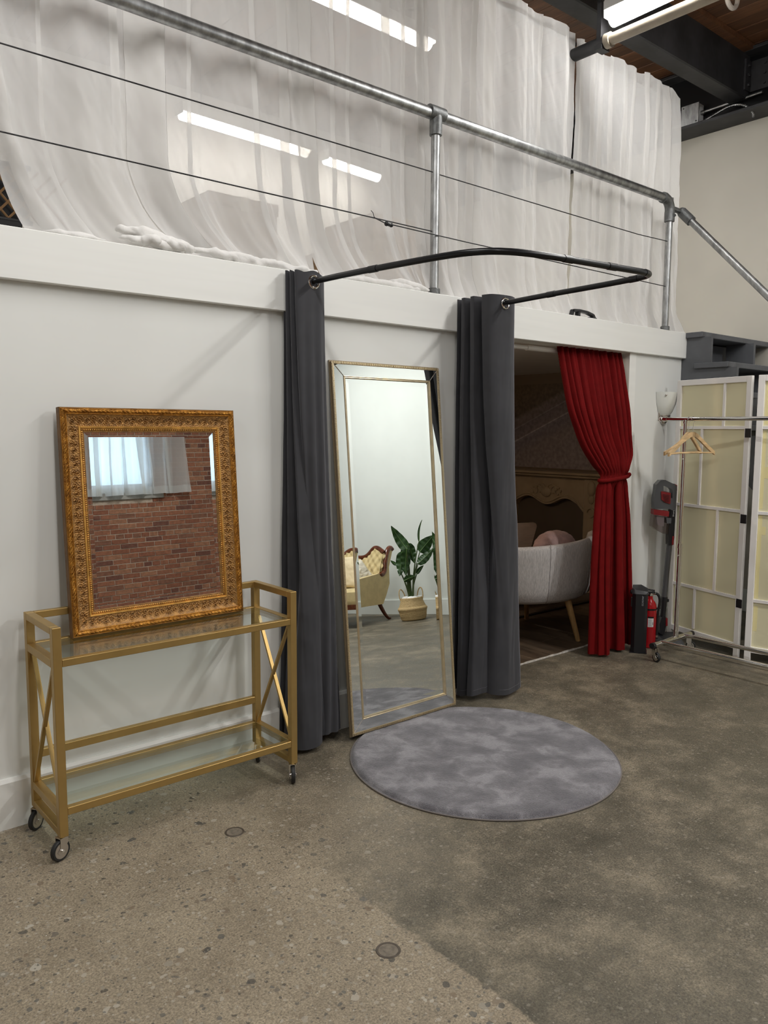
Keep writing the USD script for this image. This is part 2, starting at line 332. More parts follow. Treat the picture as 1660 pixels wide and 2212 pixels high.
# ------------------------------------------------------------------ the setting
YB = 0.02          # face of the white wall
fl = thing('floor', 'polished speckled concrete floor with dark wood planks in the back room', 'floor', kind='structure')
part(fl, 'concrete_slab', bx(-4, 6.35, -8, 0.135, -0.12, 0.0), m_concrete)
part(fl, 'subfloor', bx(-4, 6.35, 0.135, 3.5, -0.12, -0.012), m_dark)
rp = random.Random(3)
px = 3.0
while px < 6.3:
    w = 0.18; y = 0.14 - rp.uniform(0.3, 1.0); first = True
    while y < 3.4:
        y0 = max(y, 0.139); y1 = min(y + 1.2, 3.5)
        if y1 - y0 > 0.05:
            part(fl, 'wood_plank', bx(px + 0.001, min(px + w, 6.3) - 0.001, y0 + 0.001, y1 - 0.001, -0.012, rp.uniform(-0.0006, 0.0), 0.0015), m_plank[rp.randrange(3)], smooth=False)
        y += 1.2
    px += w
P = np.array([[x, 0.134 + 0.006 * (noise(np.array([x * 9.0, 0, 0])) - 0.5), 0.001] for x in np.linspace(3.3, 4.62, 80)])
part(fl, 'threshold_strip', tube(P, 0.006 + 0.004 * noise(P * 30), 6), M('threshold', (0.42, 0.39, 0.35), 0.8, var=0.3, scale=40), label='ragged pale strip where concrete meets the wood floor')

w = thing('wall_back', 'white painted partition wall with a doorway', 'wall', kind='structure')
part(w, 'wall_panel', bx(-4, 3.32, YB, 0.14, 0, 2.0), m_wall)
part(w, 'wall_panel', bx(4.625, 5.28, YB, 0.14, 0, 2.0), m_wall)
part(w, 'wall_panel', bx(5.28, 6.3, 0.10, 0.14, 0, 2.0), m_wall)
part(w, 'door_header', bx(3.32, 4.625, YB, 0.14, 1.955, 2.0), m_wall)
part(w, 'corner_strip', bx(4.625, 4.70, YB - 0.004, YB, 0.19, 1.955, 0.001), m_trim)
t1 = single('trim_1', 'white painted fascia board along the loft edge', 'trim', bx(-4, 5.285, -0.012, YB, 1.955, 2.132, 0.003), m_trim, kind='structure')
def base_profile(L0, L1):
    return prism([(-0.02, 0), (0, 0), (0, 0.184), (-0.012, 0.184), (-0.02, 0.172)], L1 - L0, (L0, YB, 0), (0, 1, 0), (0, 0, 1))
single('baseboard_back', 'tall white baseboard left of the doorway', 'baseboard', base_profile(-4, 3.3), m_trim, kind='structure')
single('baseboard_back_right', 'tall white baseboard right of the doorway', 'baseboard', base_profile(4.705, 5.28), m_trim, kind='structure')
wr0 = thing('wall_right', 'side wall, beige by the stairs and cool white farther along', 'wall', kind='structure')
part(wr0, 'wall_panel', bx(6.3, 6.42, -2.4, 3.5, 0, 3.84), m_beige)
part(wr0, 'wall_panel', bx(6.3, 6.42, -8, -2.4, 0, 3.84), m_cool, label='cool white part of the side wall')  # lighter and cooler in colour than the panel by the stairs
single('baseboard_right', 'pale baseboard of the side wall', 'baseboard', bx(6.28, 6.3, -8, 0.0, 0, 0.18, 0.003), m_cool, kind='structure')
single('wall_left', 'white side wall left of the view', 'wall', bx(-4.12, -4, -8, 3.5, 0, 4.3), m_wall, kind='structure')
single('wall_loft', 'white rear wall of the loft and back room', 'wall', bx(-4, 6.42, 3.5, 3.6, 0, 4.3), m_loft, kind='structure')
single('loft_floor', 'painted loft floor slab above the partition', 'floor', cat(bx(-4, 5.28, YB, 3.5, 2.0, 2.13), bx(5.28, 6.3, 0.14, 3.5, 2.0, 2.13)), m_trim, kind='structure')
ce = thing('ceiling', 'dark brown wood plank ceiling', 'ceiling', kind='structure')
x = -4.0; rc = random.Random(11)
while x < 6.42:
    wd = 0.142
    part(ce, 'plank', bx(x + 0.0025, min(x + wd, 6.45) - 0.0025, -8.1, 3.6, 4.3 + rc.uniform(0, 0.006), 4.34, 0.003), m_ceil[rc.randrange(3)], smooth=False)
    x += wd
part(ce, 'roof_deck', bx(-4.1, 6.5, -8.2, 3.7, 4.345, 4.40), m_dark)

# far brick wall with a window: seen in the gilt mirror
BY = -8.0
wf = thing('wall_front', 'red brick wall across the room', 'wall', kind='structure')
WX0, WX1, WZ0, WZ1 = 2.9, 4.80, 1.72, 3.55
part(wf, 'mortar_bed', cat(bx(-4.1, WX0, BY - 0.2, BY - 0.008, 0, 4.3), bx(WX1, 6.42, BY - 0.2, BY - 0.008, 0, 4.3), bx(WX0, WX1, BY - 0.2, BY - 0.008, 0, WZ0), bx(WX0, WX1, BY - 0.2, BY - 0.008, WZ1, 4.3)), m_mortar, smooth=False)
rb = random.Random(5); cells = []
for r_ in range(60):
    z0 = r_ * 0.0705
    if z0 > 3.9: break
    xx = 0.4 + (0.125 if r_ % 2 else 0.0) - (0.06 if r_ % 6 == 3 else 0)
    while xx < 6.3:
        wd = 0.25 if r_ % 6 != 3 else 0.125
        x0, x1 = xx, min(xx + wd - 0.011, 6.3)
        xx += wd
        for a, b in ([(x0, x1)] if z0 + 0.055 < 1.60 or z0 > WZ1 else [(x0, min(x1, WX0)), (max(x0, WX1), x1)]):
            if b - a > 0.03:
                cells.append((a, b, z0, z0 + 0.0590))
inview = [c for c in cells if 3.7 < c[0] < 5.85 and 0.18 < c[2] < 2.62]
inview.sort(key=lambda c: abs((c[0] + c[1]) / 2 - 4.75) + abs(c[2] - 1.2) * 0.6); inview = inview[:298]
ins = set(inview); rest = []
for c in cells:
    b = bx(c[0], c[1], BY - 0.06, BY + rb.uniform(-0.003, 0.004), c[2], c[3])
    k = rb.choice([0, 0, 1, 1, 1, 2, 3, 4])
    if c in ins:
        part(wf, 'brick', b, m_brick[k], smooth=False)
    else:
        rest.append(b)
part(wf, 'brickwork', cat(rest), m_brick[1], smooth=False, kind='stuff', label='further bricks of the wall around the mirrored area')
part(wf, 'stone_sill', bx(WX0 - 0.15, WX1 + 0.16, BY - 0.1, BY + 0.035, 1.60, 1.70, 0.006), m_stone, label='grey stone window sill')
wn = thing('window_1', 'tall daylit window in the brick wall', 'window', (3.85, BY, 1.72), kind='structure')
part(wn, 'frame', cat(bx(WX0, WX1, BY - 0.15, BY - 0.05, WZ0, WZ0 + 0.10, 0.004), bx(WX0, WX1, BY - 0.15, BY - 0.05, WZ1 - 0.06, WZ1, 0.004), bx(WX0, WX0 + 0.06, BY - 0.15, BY - 0.05, WZ0, WZ1, 0.004), bx(WX1 - 0.06, WX1, BY - 0.15, BY - 0.05, WZ0, WZ1, 0.004),
                      bx(3.82, 3.88, BY - 0.14, BY - 0.06, WZ0, WZ1, 0.004), bx(WX0, WX1, BY - 0.14, BY - 0.06, 2.50, 2.53, 0.003)), m_white)
part(wn, 'pane', bx(WX0 + 0.05, WX1 - 0.05, BY - 0.105, BY - 0.10, WZ0 + 0.05, WZ1 - 0.05), m_pane)

# ------------------------------------------------------------------ sheer curtains
def pw(pts):
    p = sorted(pts); z = [a[0] for a in p]; v = [a[1] for a in p]
    return PchipInterpolator(z, v)

def drape(xl, xr, ztop, zbot, folds, seed, y0, nu=260, nv=90, sweep=0.0, depth=0.02, out=0.06, hem=None, wander=0.02):
    """a hanging cloth between the edge curves xl(z), xr(z); folds are (place, width) pairs where the cloth doubles back on itself, and the hem lies out towards the room."""
    tx, cu, cy = [0.0], [0.0], [0.0]
    for ui, wi in folds:
        tx += [tx[-1] + max(ui + wi - cu[-1], 0.002), 0, 0]; tx[-2] = tx[-3] + wi; tx[-1] = tx[-2] + wi * 0.5
        cu += [ui + wi, ui, ui + wi * 0.5]; cy += [-0.010, 0.002, 0.012]
    tx.append(tx[-1] + max(1.0 - cu[-1], 0.002)); cu.append(1.0); cy.append(0.0)
    t = np.linspace(0, tx[-1], nu); U0 = np.interp(t, tx, cu); Y0 = np.interp(t, tx, cy)
    for _ in range(3):
        U0[1:-1] = 0.5 * U0[1:-1] + 0.25 * (U0[:-2] + U0[2:]); Y0[1:-1] = 0.5 * Y0[1:-1] + 0.25 * (Y0[:-2] + Y0[2:])
    U0, Y0, u = U0[:, None], Y0[:, None], np.linspace(0, 1, nu)[:, None]; s = np.linspace(0, 1, nv)[None, :] ** 0.9
    zt = ztop(u) if callable(ztop) else ztop + 0 * u
    zb = hem(u) if callable(hem) else zbot + 0 * u
    z = zt + (zb - zt) * s
    a, b = xl(z), xr(z); aT, bT = float(xl(3.7)), float(xr(3.7))
    lo = np.clip((2.52 - z) / 0.39, 0, 1); pin = np.sin(PI * np.clip(U0, 0, 1)) ** 0.5
    U = U0 + wander * pin * 2 * (noise(st3(U0 * 5 + seed, s * 1.1, 0 * z), seed) - 0.5) + wander * 0.6 * pin * (noise(st3(U0 * 17 + seed, s * 2.0 + 3, 0 * z), seed + 1) - 0.5)
    X = aT + (bT - aT) * U + (a - aT) * np.exp(-np.clip(U, 0, 1) / 0.16) + (b - bT) * np.exp(-np.clip(1 - U, 0, 1) / 0.16) + sweep * lo ** 1.8 * np.sin(PI * np.clip(U, 0, 1)) ** 0.7
    W = (b - a)
    wav = 0.019 * np.sin(2 * PI * U * W / 0.34 + seed) + 0.007 * np.sin(2 * PI * U * W / 0.15 + 2 * seed + 1.2 * s) + 0.0013 * np.sin(2 * PI * U * W / 0.055 + 2.5 * np.sin(3 * s + seed))
    wr = fbm(st3(X * 8 + 3 * z, z * 3, 0 * z + seed), 3, seed) - 0.5
    wr = wr * 1.2 + 0.45 * (fbm(st3(X * 30 + 14 * z, z * 9 - 4 * X, 0 * z + seed + 9), 2, seed + 3) - 0.5) * (0.35 + 0.9 * s)
    Y = y0 + Y0 * (0.8 + 0.8 * s) + wav * (0.7 + 0.6 * s) * depth / 0.02 + 0.022 * wr - out * np.clip((2.36 - z) / 0.23, 0, 1) ** 2
    return np.stack([X, Y + 0 * X, z + 0 * X], -1)

YC = 0.135
RODZ = 3.79
cr = thing('curtain_rod', 'thin black rod behind the tops of the sheer curtains', 'curtain rod', (0, YC, RODZ))
part(cr, 'rod', cat(cyl((-0.4, YC + 0.05, RODZ), (4.17, YC + 0.05, RODZ), 0.012), cyl((4.17, YC + 0.05, RODZ), (4.20, YC + 0.12, RODZ), 0.012), cyl((4.20, YC + 0.12, RODZ), (5.36, YC + 0.12, RODZ), 0.012)), m_blackm)
part(cr, 'finial', sphere((5.365, YC + 0.12, RODZ), 0.018, 2), m_blackm)
for xh in (0.4, 1.9, 3.3):
    part(cr, 'hanger', cyl((xh, YC + 0.05, RODZ), (xh, YC + 0.05, 4.3), 0.006, 8), m_blackm)
A = drape(pw([(2.1, 0.93), (2.17, 0.89), (2.34, 0.835), (2.6, 0.78), (3.2, 0.72), (3.9, 0.70)]), pw([(2.1, 2.16), (2.25, 2.17), (2.47, 2.14), (2.8, 2.12), (3.9, 2.08)]), RODZ + 0.035, 2.136, [(0.03, 0.05), (0.19, 0.018), (0.385, 0.03), (0.43, 0.11), (0.60, 0.018), (0.82, 0.022), (0.93, 0.035)], 3, YC, 380, 120, sweep=0.24)
sc = thing('sheer_curtain', 'wide sheer white curtain at far left whose hem is bundled on the ledge', 'curtain', (1.4, YC, 2.13))
pa = part(sc, 'cloth', sheet(A), m_sheer, smooth=True)
# the bundled hem: loops of rolled cloth on the ledge
def roll(path, r, seed, n=14, lump=0.5):
    p = np.asarray(path, float); t = np.linspace(0, 1, len(p)); q = CubicSpline(t, p)(np.linspace(0, 1, 70))
    m = tube(q, r * np.clip(np.sin(np.linspace(0.12, PI - 0.12, 70)), 0.2, 1), n)
    d = fbm(m.vertices * 26, 2, seed) - 0.5; m.vertices += trimesh.Trimesh(m.vertices, m.faces, process=False).vertex_normals * (d * r * lump * 2)[:, None]
    return m
part(sc, 'bundled_hem', cat(roll([(1.225, 0.07, 2.20), (1.30, 0.03, 2.195), (1.42, 0.015, 2.175), (1.52, 0.02, 2.16)], 0.024, 1, lump=0.8), roll([(1.22, 0.06, 2.165), (1.30, 0.012, 2.158), (1.40, 0.010, 2.150), (1.51, 0.012, 2.152)], 0.021, 2, lump=0.9),
                            roll([(1.29, 0.02, 2.158), (1.34, 0.0, 2.172), (1.38, 0.002, 2.150)], 0.017, 4, lump=1.3), roll([(1.37, 0.01, 2.158), (1.43, -0.002, 2.165), (1.47, 0.002, 2.148)], 0.016, 14, lump=1.3), roll([(1.47, 0.06, 2.17), (1.62, 0.025, 2.16), (1.80, 0.02, 2.15), (2.0, 0.015, 2.148), (2.12, 0.02, 2.15)], 0.022, 5, lump=0.7), roll([(0.95, 0.06, 2.15), (1.05, 0.03, 2.146), (1.17, 0.04, 2.146)], 0.012, 6)), m_hem, label='hem of the curtain rolled up in soft loops', smooth=True)
B = drape(pw([(2.1, 2.22), (2.25, 2.19), (2.5, 2.145), (2.75, 2.10), (3.0, 2.07), (3.9, 2.04)]), pw([(2.1, 3.0), (2.3, 2.93), (2.6, 2.90), (3.9, 2.87)]), RODZ + 0.035, 2.136, [(0.02, 0.13), (0.30, 0.03), (0.43, 0.02), (0.66, 0.07), (0.84, 0.025), (0.93, 0.05)], 8, YC + 0.012, 320, 110, sweep=0.20)
sc = thing('sheer_curtain', 'sheer white curtain left of the middle rail post, a lit lamp showing through', 'curtain', (2.5, YC, 2.13))
part(sc, 'cloth', sheet(B), m_sheer, smooth=True)
part(sc, 'pooled_hem', cat(roll([(2.25, 0.06, 2.15), (2.45, 0.03, 2.15), (2.66, 0.03, 2.147), (2.80, 0.02, 2.15)], 0.017, 11), roll([(2.55, 0.07, 2.17), (2.68, 0.04, 2.165), (2.82, 0.03, 2.15)], 0.02, 12)), m_hem, smooth=True)
C_ = drape(pw([(2.1, 2.88), (2.5, 2.87), (3.0, 2.83), (3.9, 2.80)]), pw([(2.1, 4.10), (2.5, 4.115), (3.2, 4.125), (3.9, 4.12)]), RODZ + 0.035, 2.138, [(0.02, 0.04), (0.10, 0.05), (0.19, 0.06), (0.29, 0.03), (0.36, 0.08), (0.62, 0.015), (0.74, 0.02), (0.90, 0.04)], 15, YC, 340, 90, sweep=0.03, hem=lambda u: 2.137 + 0.012 * np.clip((u - 0.9) * 10, 0, 1))
sc = thing('sheer_curtain', 'white curtain right of the middle rail post, under the dark pipe', 'curtain', (3.5, YC, 2.13))
part(sc, 'cloth', sheet(C_), m_sheer, smooth=True)
D = drape(pw([(2.1, 4.17), (2.5, 4.175), (3.2, 4.18), (3.9, 4.18)]), pw([(2.1, 5.60), (2.18, 5.53), (2.35, 5.46), (2.8, 5.44), (3.4, 5.40), (3.9, 5.33)]), lambda u: RODZ + 0.035 + 0.03 * np.sin(u * 40) * 0.3 - 0.06 * np.clip((u - 0.93) / 0.07, 0, 1) ** 2, 2.138, [(0.03, 0.03), (0.10, 0.035), (0.20, 0.04), (0.30, 0.03), (0.41, 0.05), (0.52, 0.03), (0.62, 0.04), (0.74, 0.035), (0.84, 0.06)], 21, YC + 0.035, 380, 90, sweep=0.0, out=0.05)
sc = thing('sheer_curtain', 'rightmost white curtain, falling past the end post of the pipe railing', 'curtain', (4.9, YC, 2.13))
part(sc, 'cloth', sheet(D), m_sheer, smooth=True)

# things on the loft that show through and around the curtains
m_card = M('cardboard', (0.36, 0.25, 0.15), 0.8, var=0.15, scale=9)
for k, (b, lab) in enumerate([((3.25, 3.75, 1.0, 1.5, 2.13, 2.80), 'tall stored box, a grey outline behind the sheer curtain'), ((2.62, 3.0, 0.5, 0.85, 2.13, 2.42), 'low stored box, faint behind the curtain beside the middle post'), ((1.95, 2.35, 0.7, 1.0, 2.13, 2.62), 'brown stored box glimpsed through the slit between two sheer curtains')]):
    t = thing('storage_box', lab, 'box', ((b[0] + b[1]) / 2, (b[2] + b[3]) / 2, 2.13))
    part(t, 'body', bx(*b[:5], b[5] - 0.02, 0.004), m_card)
    part(t, 'lid', bx(b[0] - 0.006, b[1] + 0.006, b[2] - 0.006, b[3] + 0.006, b[5] - 0.06, b[5], 0.004), m_card)
    part(t, 'tape', bx((b[0] + b[1]) / 2 - 0.025, (b[0] + b[1]) / 2 + 0.025, b[2] - 0.008, b[3] + 0.008, b[5] - 0.07, b[5] + 0.001), M('tape_%d' % k, (0.45, 0.36, 0.22), 0.3))
lat = thing('lattice_crate', 'dark crate with a brown cane lattice beside the far-left curtain edge', 'crate', (0.85, 0.42, 2.13))
part(lat, 'body', bx(0.55, 0.98, 0.40, 0.7, 2.13, 2.25, 0.004), m_black)
cane = []
for k in range(9):
    x0 = 0.54 + k * 0.055
    cane += [cyl((x0, 0.41, 2.25), (x0 + 0.18, 0.41, 2.45), 0.005, 6), cyl((x0 + 0.18, 0.414, 2.25), (x0, 0.414, 2.45), 0.005, 6)]
part(lat, 'lattice', cat(cane), M('cane', (0.24, 0.13, 0.05), 0.5), label='brown diagonal cane lattice', kind='stuff')
part(lat, 'rim', cat(cyl((0.52, 0.41, 2.46), (1.02, 0.41, 2.46), 0.01, 8), cyl((0.52, 0.41, 2.25), (1.02, 0.41, 2.25), 0.01, 8), bx(0.54, 1.02, 0.44, 0.46, 2.25, 2.46)), m_black)
hb = thing('carry_handle', 'low black plastic handle lying on the ledge under the right-hand curtain', 'handle', (4.14, 0.045, 2.13))
pr = np.array([(4.02, 2.135), (4.035, 2.172), (4.10, 2.176), (4.18, 2.172), (4.24, 2.160), (4.262, 2.135)])
part(hb, 'grip', cat([bar((a[0], 0.045, a[1]), (b[0], 0.045, b[1]), 0.03, 0.016, (0, 0, 1) if abs(a[0] - b[0]) > 0.03 else (0, 1, 0), 0.003) for a, b in zip(pr[:-1], pr[1:])]), m_black)
part(hb, 'strut', bx(4.078, 4.098, 0.03, 0.06, 2.13, 2.168, 0.002), m_black)
part(hb, 'base', bx(4.20, 4.27, 0.03, 0.075, 2.13, 2.148, 0.004), m_black)

# ------------------------------------------------------------------ lamps, pipes and beams under the ceiling
def lamp(name, label, p0, p1, mt=m_tube, group=None):
    """a strip lamp from p0 to p1 (points on the tube's axis)."""
    p0, p1 = np.array(p0, float), np.array(p1, float)
    t = thing(name, label, 'lamp', tuple((p0 + p1) / 2), group=group)
    d = (p1 - p0) / np.linalg.norm(p1 - p0)
    part(t, 'tube', tube([p0, p0 + d * 0.004, p1 - d * 0.004, p1], [0.034, 0.048, 0.048, 0.034], 24), mt, smooth=40)
    side = np.cross(d, (0, 0, 1.0))
    sec = [(-0.065, 0.005), (-0.06, 0.075), (0.06, 0.075), (0.065, 0.005), (0.055, 0.005), (0.05, 0.045), (-0.05, 0.045), (-0.055, 0.005)]
    L = np.linalg.norm(p1 - p0) + 0.02
    part(t, 'housing', prism(sec, L, p0 - d * 0.01, side, (0, 0, 1)), m_housing) if np.dot(np.cross(side, (0, 0, 1)), d) > 0 else part(t, 'housing', prism(sec, L, p1 + d * 0.01, side, (0, 0, 1)), m_housing)
    for q in (p0 - d * 0.012, p1 + d * 0.012):
        part(t, 'end_cap', bar(q - d * 0.003, q + d * 0.003, 0.125, 0.09, (0, 0, 1), 0.002).apply_translation((0, 0, 0.035)), m_housing)
    for f_ in (0.15, 0.85):
        q = p0 + (p1 - p0) * f_
        part(t, 'chain', cyl((q[0], q[1], q[2] + 0.07), (q[0], q[1], 4.3), 0.004, 6), m_dark)
    return t
F1 = lamp('strip_lamp', 'lit white strip lamp beside the pale pipe at top right', (4.08, -0.135, 3.79), (4.08, -1.36, 3.815))
L2 = lamp('strip_lamp', 'bright strip lamp seen through the sheer left of the middle post', (2.96, 3.03, 3.90), (4.205, 3.10, 3.90), m_tube2)
L3 = lamp('strip_lamp', 'short bright lamp end seen through the sheer, next to the middle post', (4.44, 3.14, 3.90), (5.13, 3.22, 3.90), m_tube2)
L4 = lamp('strip_lamp', 'bright strip lamp seen through the sheer near the top edge', (2.90, 1.31, 4.15), (4.03, 1.34, 4.15), m_tube2)
pp = thing('sprinkler_pipe', 'thick pipe under the beam, dark near the curtains then painted beige', 'pipe', (4.12, -0.1, 3.73))
part(pp, 'dark_pipe', cyl((4.12, 0.55, 3.70), (4.12, -0.09, 3.70), 0.037, 20), m_dark)
part(pp, 'pale_pipe', cyl((4.12, -0.09, 3.70), (4.12, -7.9, 3.70), 0.032, 20), m_conduit, label='beige painted pipe')
part(pp, 'coupling', cat(cyl((4.12, -0.075, 3.70), (4.12, -0.11, 3.70), 0.042, 20)), m_conduit)
part(pp, 'hanger', cat(bx(4.085, 4.155, -0.06, -0.03, 3.68, 4.0), bx(4.08, 4.16, -0.07, -0.02, 3.655, 3.68)), m_dark)
bm = thing('ceiling_beam', 'dark painted beam running above the curtains to the corner bracket', 'beam', (4, 0.14, 3.95))
part(bm, 'beam', bx(-4, 6.18, 0.07, 0.21, 3.95, 4.28, 0.008), m_dark)
part(bm, 'nailer', bx(-4, 6.18, 0.0, 0.28, 4.262, 4.3), m_ceil[2], label='rough brown board between beam and ceiling')
bk = part(bm, 'bracket', cat(bx(6.165, 6.18, -0.10, 0.07, 4.0, 4.22, 0.002), bx(6.08, 6.18, 0.055, 0.07, 4.0, 4.22, 0.002)), m_dark, label='bolted angle bracket')
for zz in (4.04, 4.11, 4.18):
    part(bk, 'bolt', cyl((6.165, -0.05, zz), (6.15, -0.05, zz), 0.012, 6), m_dark); part(bk, 'bolt', cyl((6.12, 0.055, zz), (6.12, 0.04, zz), 0.012, 6), m_dark)
b2 = thing('steel_beam', 'black steel beam along the top of the beige wall', 'beam', (6.25, -2, 3.84))
part(b2, 'web', bx(6.18, 6.40, -8, 3.5, 3.86, 4.3), m_blackm)
part(b2, 'flange', bx(6.06, 6.42, -8, 3.5, 3.835, 3.86, 0.004), m_dark)
part(b2, 'flange', bx(6.06, 6.42, -8, 3.5, 4.26, 4.285, 0.004), m_dark)
jb = thing('junction_box', 'square grey electrical box on the black beam', 'electrical box', (6.17, 0.5, 3.90))
part(jb, 'box', bx(6.10, 6.179, 0.43, 0.57, 3.87, 4.02, 0.004), m_housing)
part(jb, 'cover', bx(6.092, 6.10, 0.425, 0.575, 3.865, 4.025, 0.003), m_galv)
for yy, zz in ((0.445, 3.885), (0.555, 4.005)):
    part(jb, 'screw', cyl((6.092, yy, zz), (6.088, yy, zz), 0.005, 8), m_dark)
part(jb, 'conduit', cat(cyl((6.14, 0.57, 3.90), (6.14, 0.80, 3.90), 0.012), cyl((6.14, 0.43, 3.95), (6.14, -0.05, 3.965), 0.011), cyl((6.14, 0.43, 3.95), (6.14, 0.40, 3.95), 0.016)), m_galv)
fx = CubicSpline(np.linspace(0, 1, 6), np.array([(6.14, 0.43, 3.88), (6.13, 0.30, 3.905), (6.12, 0.18, 3.925), (6.11, 0.08, 3.90), (6.12, 0.02, 3.85), (6.14, 0.01, 3.80)]))(np.linspace(0, 1, 90))
part(jb, 'flexible_conduit', tube(fx, 0.009 + 0.0014 * np.sin(np.arange(90) * 2.2), 10), m_galv, label='ribbed flexible conduit bending down')
lp = thing('hook_loop', 'pale curved hook hanging from the ceiling right of the strip lamp', 'hook', (4.75, -0.5, 4.05))
part(lp, 'loop', tube(np.vstack([[(4.93, -0.42, 4.30)], arc((4.90, -0.42, 4.08), 0.07, 0.3, -PI - 0.2, 24), [(4.83, -0.42, 4.16)]]), 0.014, 10), M('pale_plastic', (0.35, 0.31, 0.27), 0.4))

# ------------------------------------------------------------------ pipe railing with cables
rl = thing('pipe_railing', 'galvanised pipe railing with thin cables along the loft edge and down the stairs', 'railing', (2.86, 0.035, 2.13))
RY, RZ = 0.035, 3.018
part(rl, 'top_rail', cyl((-3.9, RY, RZ + 0.01), (4.99, RY, RZ - 0.012), 0.028, 24), m_galv)
for xp in (2.862, 5.068, -0.6):
    pst = part(rl, 'post', cyl((xp, RY, 2.13), (xp, RY, RZ), 0.0225, 24), m_galv)
    part(pst, 'base_collar', lathe([(0.0, 2.165), (0.028, 2.165), (0.031, 2.16), (0.031, 2.138), (0.04, 2.134), (0.04, 2.131)], 24, (xp, RY, 0)), m_cast)
part(rl, 'tee_fitting', cat(cyl((2.862 - 0.05, RY, RZ), (2.862 + 0.05, RY, RZ), 0.0345, 24), cyl((2.862, RY, RZ), (2.862, RY, RZ - 0.105), 0.0315, 24)), m_cast, label='dark cast tee joining post and rail')
el = np.vstack([[(4.985, RY, RZ - 0.012)], arc((5.0, RY, RZ - 0.08), 0.068, PI / 2, 0, 10), [(5.068, RY, RZ - 0.10)]])
part(rl, 'elbow', cat(tube(el, 0.033, 20), cyl((4.975, RY, RZ - 0.012), (5.0, RY, RZ - 0.012), 0.036, 20), cyl((5.068, RY, RZ - 0.09), (5.068, RY, RZ - 0.155), 0.034, 20), cyl((5.068, RY - 0.03, RZ - 0.12), (5.068, RY - 0.045, RZ - 0.12), 0.008, 8)), m_cast)
h0, h1 = np.array((5.2, 0.0, 2.925)), np.array((5.2, -1.95, 0.915)); hd = (h1 - h0) / np.linalg.norm(h1 - h0)
part(rl, 'handrail', cyl(h0, h1, 0.024, 24), m_galv, label='sloping handrail down the stairs')
part(rl, 'swivel_fitting', cat(cyl(h0 - hd * 0.03, h0 + hd * 0.075, 0.034, 20), sphere(h0 - hd * 0.03, 0.031, 2), cyl((5.068, RY, 2.955), h0 - hd * 0.03, 0.018, 12)), m_cast)
part(rl, 'newel_post', cyl(h1, (5.2, -1.95, 0.0), 0.0225, 20), m_galv)
def wire(pts, r=0.0028):
    return tube(np.array(pts, float), r, 6)
part(rl, 'cable', wire([(-3.9, RY - 0.005, 2.745), (0.8, RY - 0.005, 2.737), (2.84, RY - 0.003, 2.732)]), m_dark)
part(rl, 'cable', wire([(2.885, RY - 0.003, 2.729), (4.0, RY, 2.724), (4.7, RY, 2.722), (5.05, RY - 0.003, 2.731)]), m_dark)
part(rl, 'cable', wire([(-3.9, RY - 0.005, 2.455), (0.8, RY - 0.005, 2.449), (2.84, RY - 0.003, 2.444)]), m_dark)
part(rl, 'cable', wire([(2.46, RY - 0.006, 2.446), (2.52, RY - 0.012, 2.430), (2.86, RY - 0.028, 2.422), (3.1, RY - 0.006, 2.428), (5.05, RY - 0.003, 2.431)]), m_dark)
part(rl, 'cable', wire([(2.44, RY - 0.006, 2.475), (2.452, RY - 0.007, 2.466), (2.46, RY - 0.006, 2.445)], 0.0016), m_dark)
part(rl, 'cable_clamp', cat(sphere((2.53, RY - 0.014, 2.428), 0.012, 2, (0.9, 1, 1)), cyl((2.53, RY - 0.014, 2.428), (2.555, RY - 0.015, 2.426), 0.009, 10), sphere((2.558, RY - 0.015, 2.4255), 0.0105, 2)), m_black)

# ------------------------------------------------------------------ staircase
stc = thing('staircase', 'grey painted open stair beside the beige wall', 'stairs', (5.8, -1.0, 0))
for k in range(9):
    zt, yf = 2.132 - 0.215 * k, -0.135 - 0.19 * k
    yb = 0.139 if k == 0 else yf + 0.245
    part(stc, 'tread', bx(5.265, 6.296, yf, yb, zt - 0.038, zt, 0.004), m_stair)
poly = [(0.02, 2.094)]
for k in range(9):
    zt, yf = 2.094 - 0.215 * k, -0.19 - 0.19 * k
    poly += [(yf, zt), (yf, max(zt - 0.177, 0.0))] if k < 8 else [(yf, zt), (yf, 0.0)]
    if k < 8: poly += [(yf - 0.0001, zt - 0.215)]
poly += [(-1.56, 0.0), (0.02, 1.62)]
for xs in (5.282, 5.918):
    part(stc, 'stringer', prism(Polygon(poly).buffer(0), 0.03, (xs, 0, 0), (0, 1, 0), (0, 0, 1)), m_stair, smooth=False)
part(stc, 'riser_board', bx(5.312, 6.25, 0.05, 0.09, 1.78, 2.085, 0.002), m_stair)

# ------------------------------------------------------------------ wall sconce
sn = thing('wall_sconce', 'unlit frosted glass wall lamp with a metal tip beside the folding screen', 'wall lamp', (5.06, 0.02, 1.5))
prof = [(0.012, 1.515), (0.035, 1.535), (0.065, 1.58), (0.085, 1.63), (0.094, 1.68), (0.097, 1.712), (0.093, 1.712), (0.088, 1.68), (0.060, 1.585), (0.02, 1.535)]
part(sn, 'shade', lathe(prof, 28, (5.06, 0.018, 0), 1.0, 0.95, PI, 2 * PI), M('frosted_glass', (0.72, 0.73, 0.69), 0.35, subsurface_weight=0.0))
part(sn, 'metal_tip', cat(lathe([(0.0, 1.488), (0.02, 1.496), (0.036, 1.52), (0.05, 1.552), (0.047, 1.556), (0.03, 1.54), (0.0, 1.54)], 24, (5.06, 0.018, 0), 1.05, 1.0, PI, 2 * PI)), m_nickel)
part(sn, 'back_plate', bx(5.0, 5.12, 0.012, 0.02, 1.52, 1.69, 0.003), m_nickel)
part(sn, 'screw', sphere((4.985, -0.045, 1.69), 0.007, 1), m_nickel)
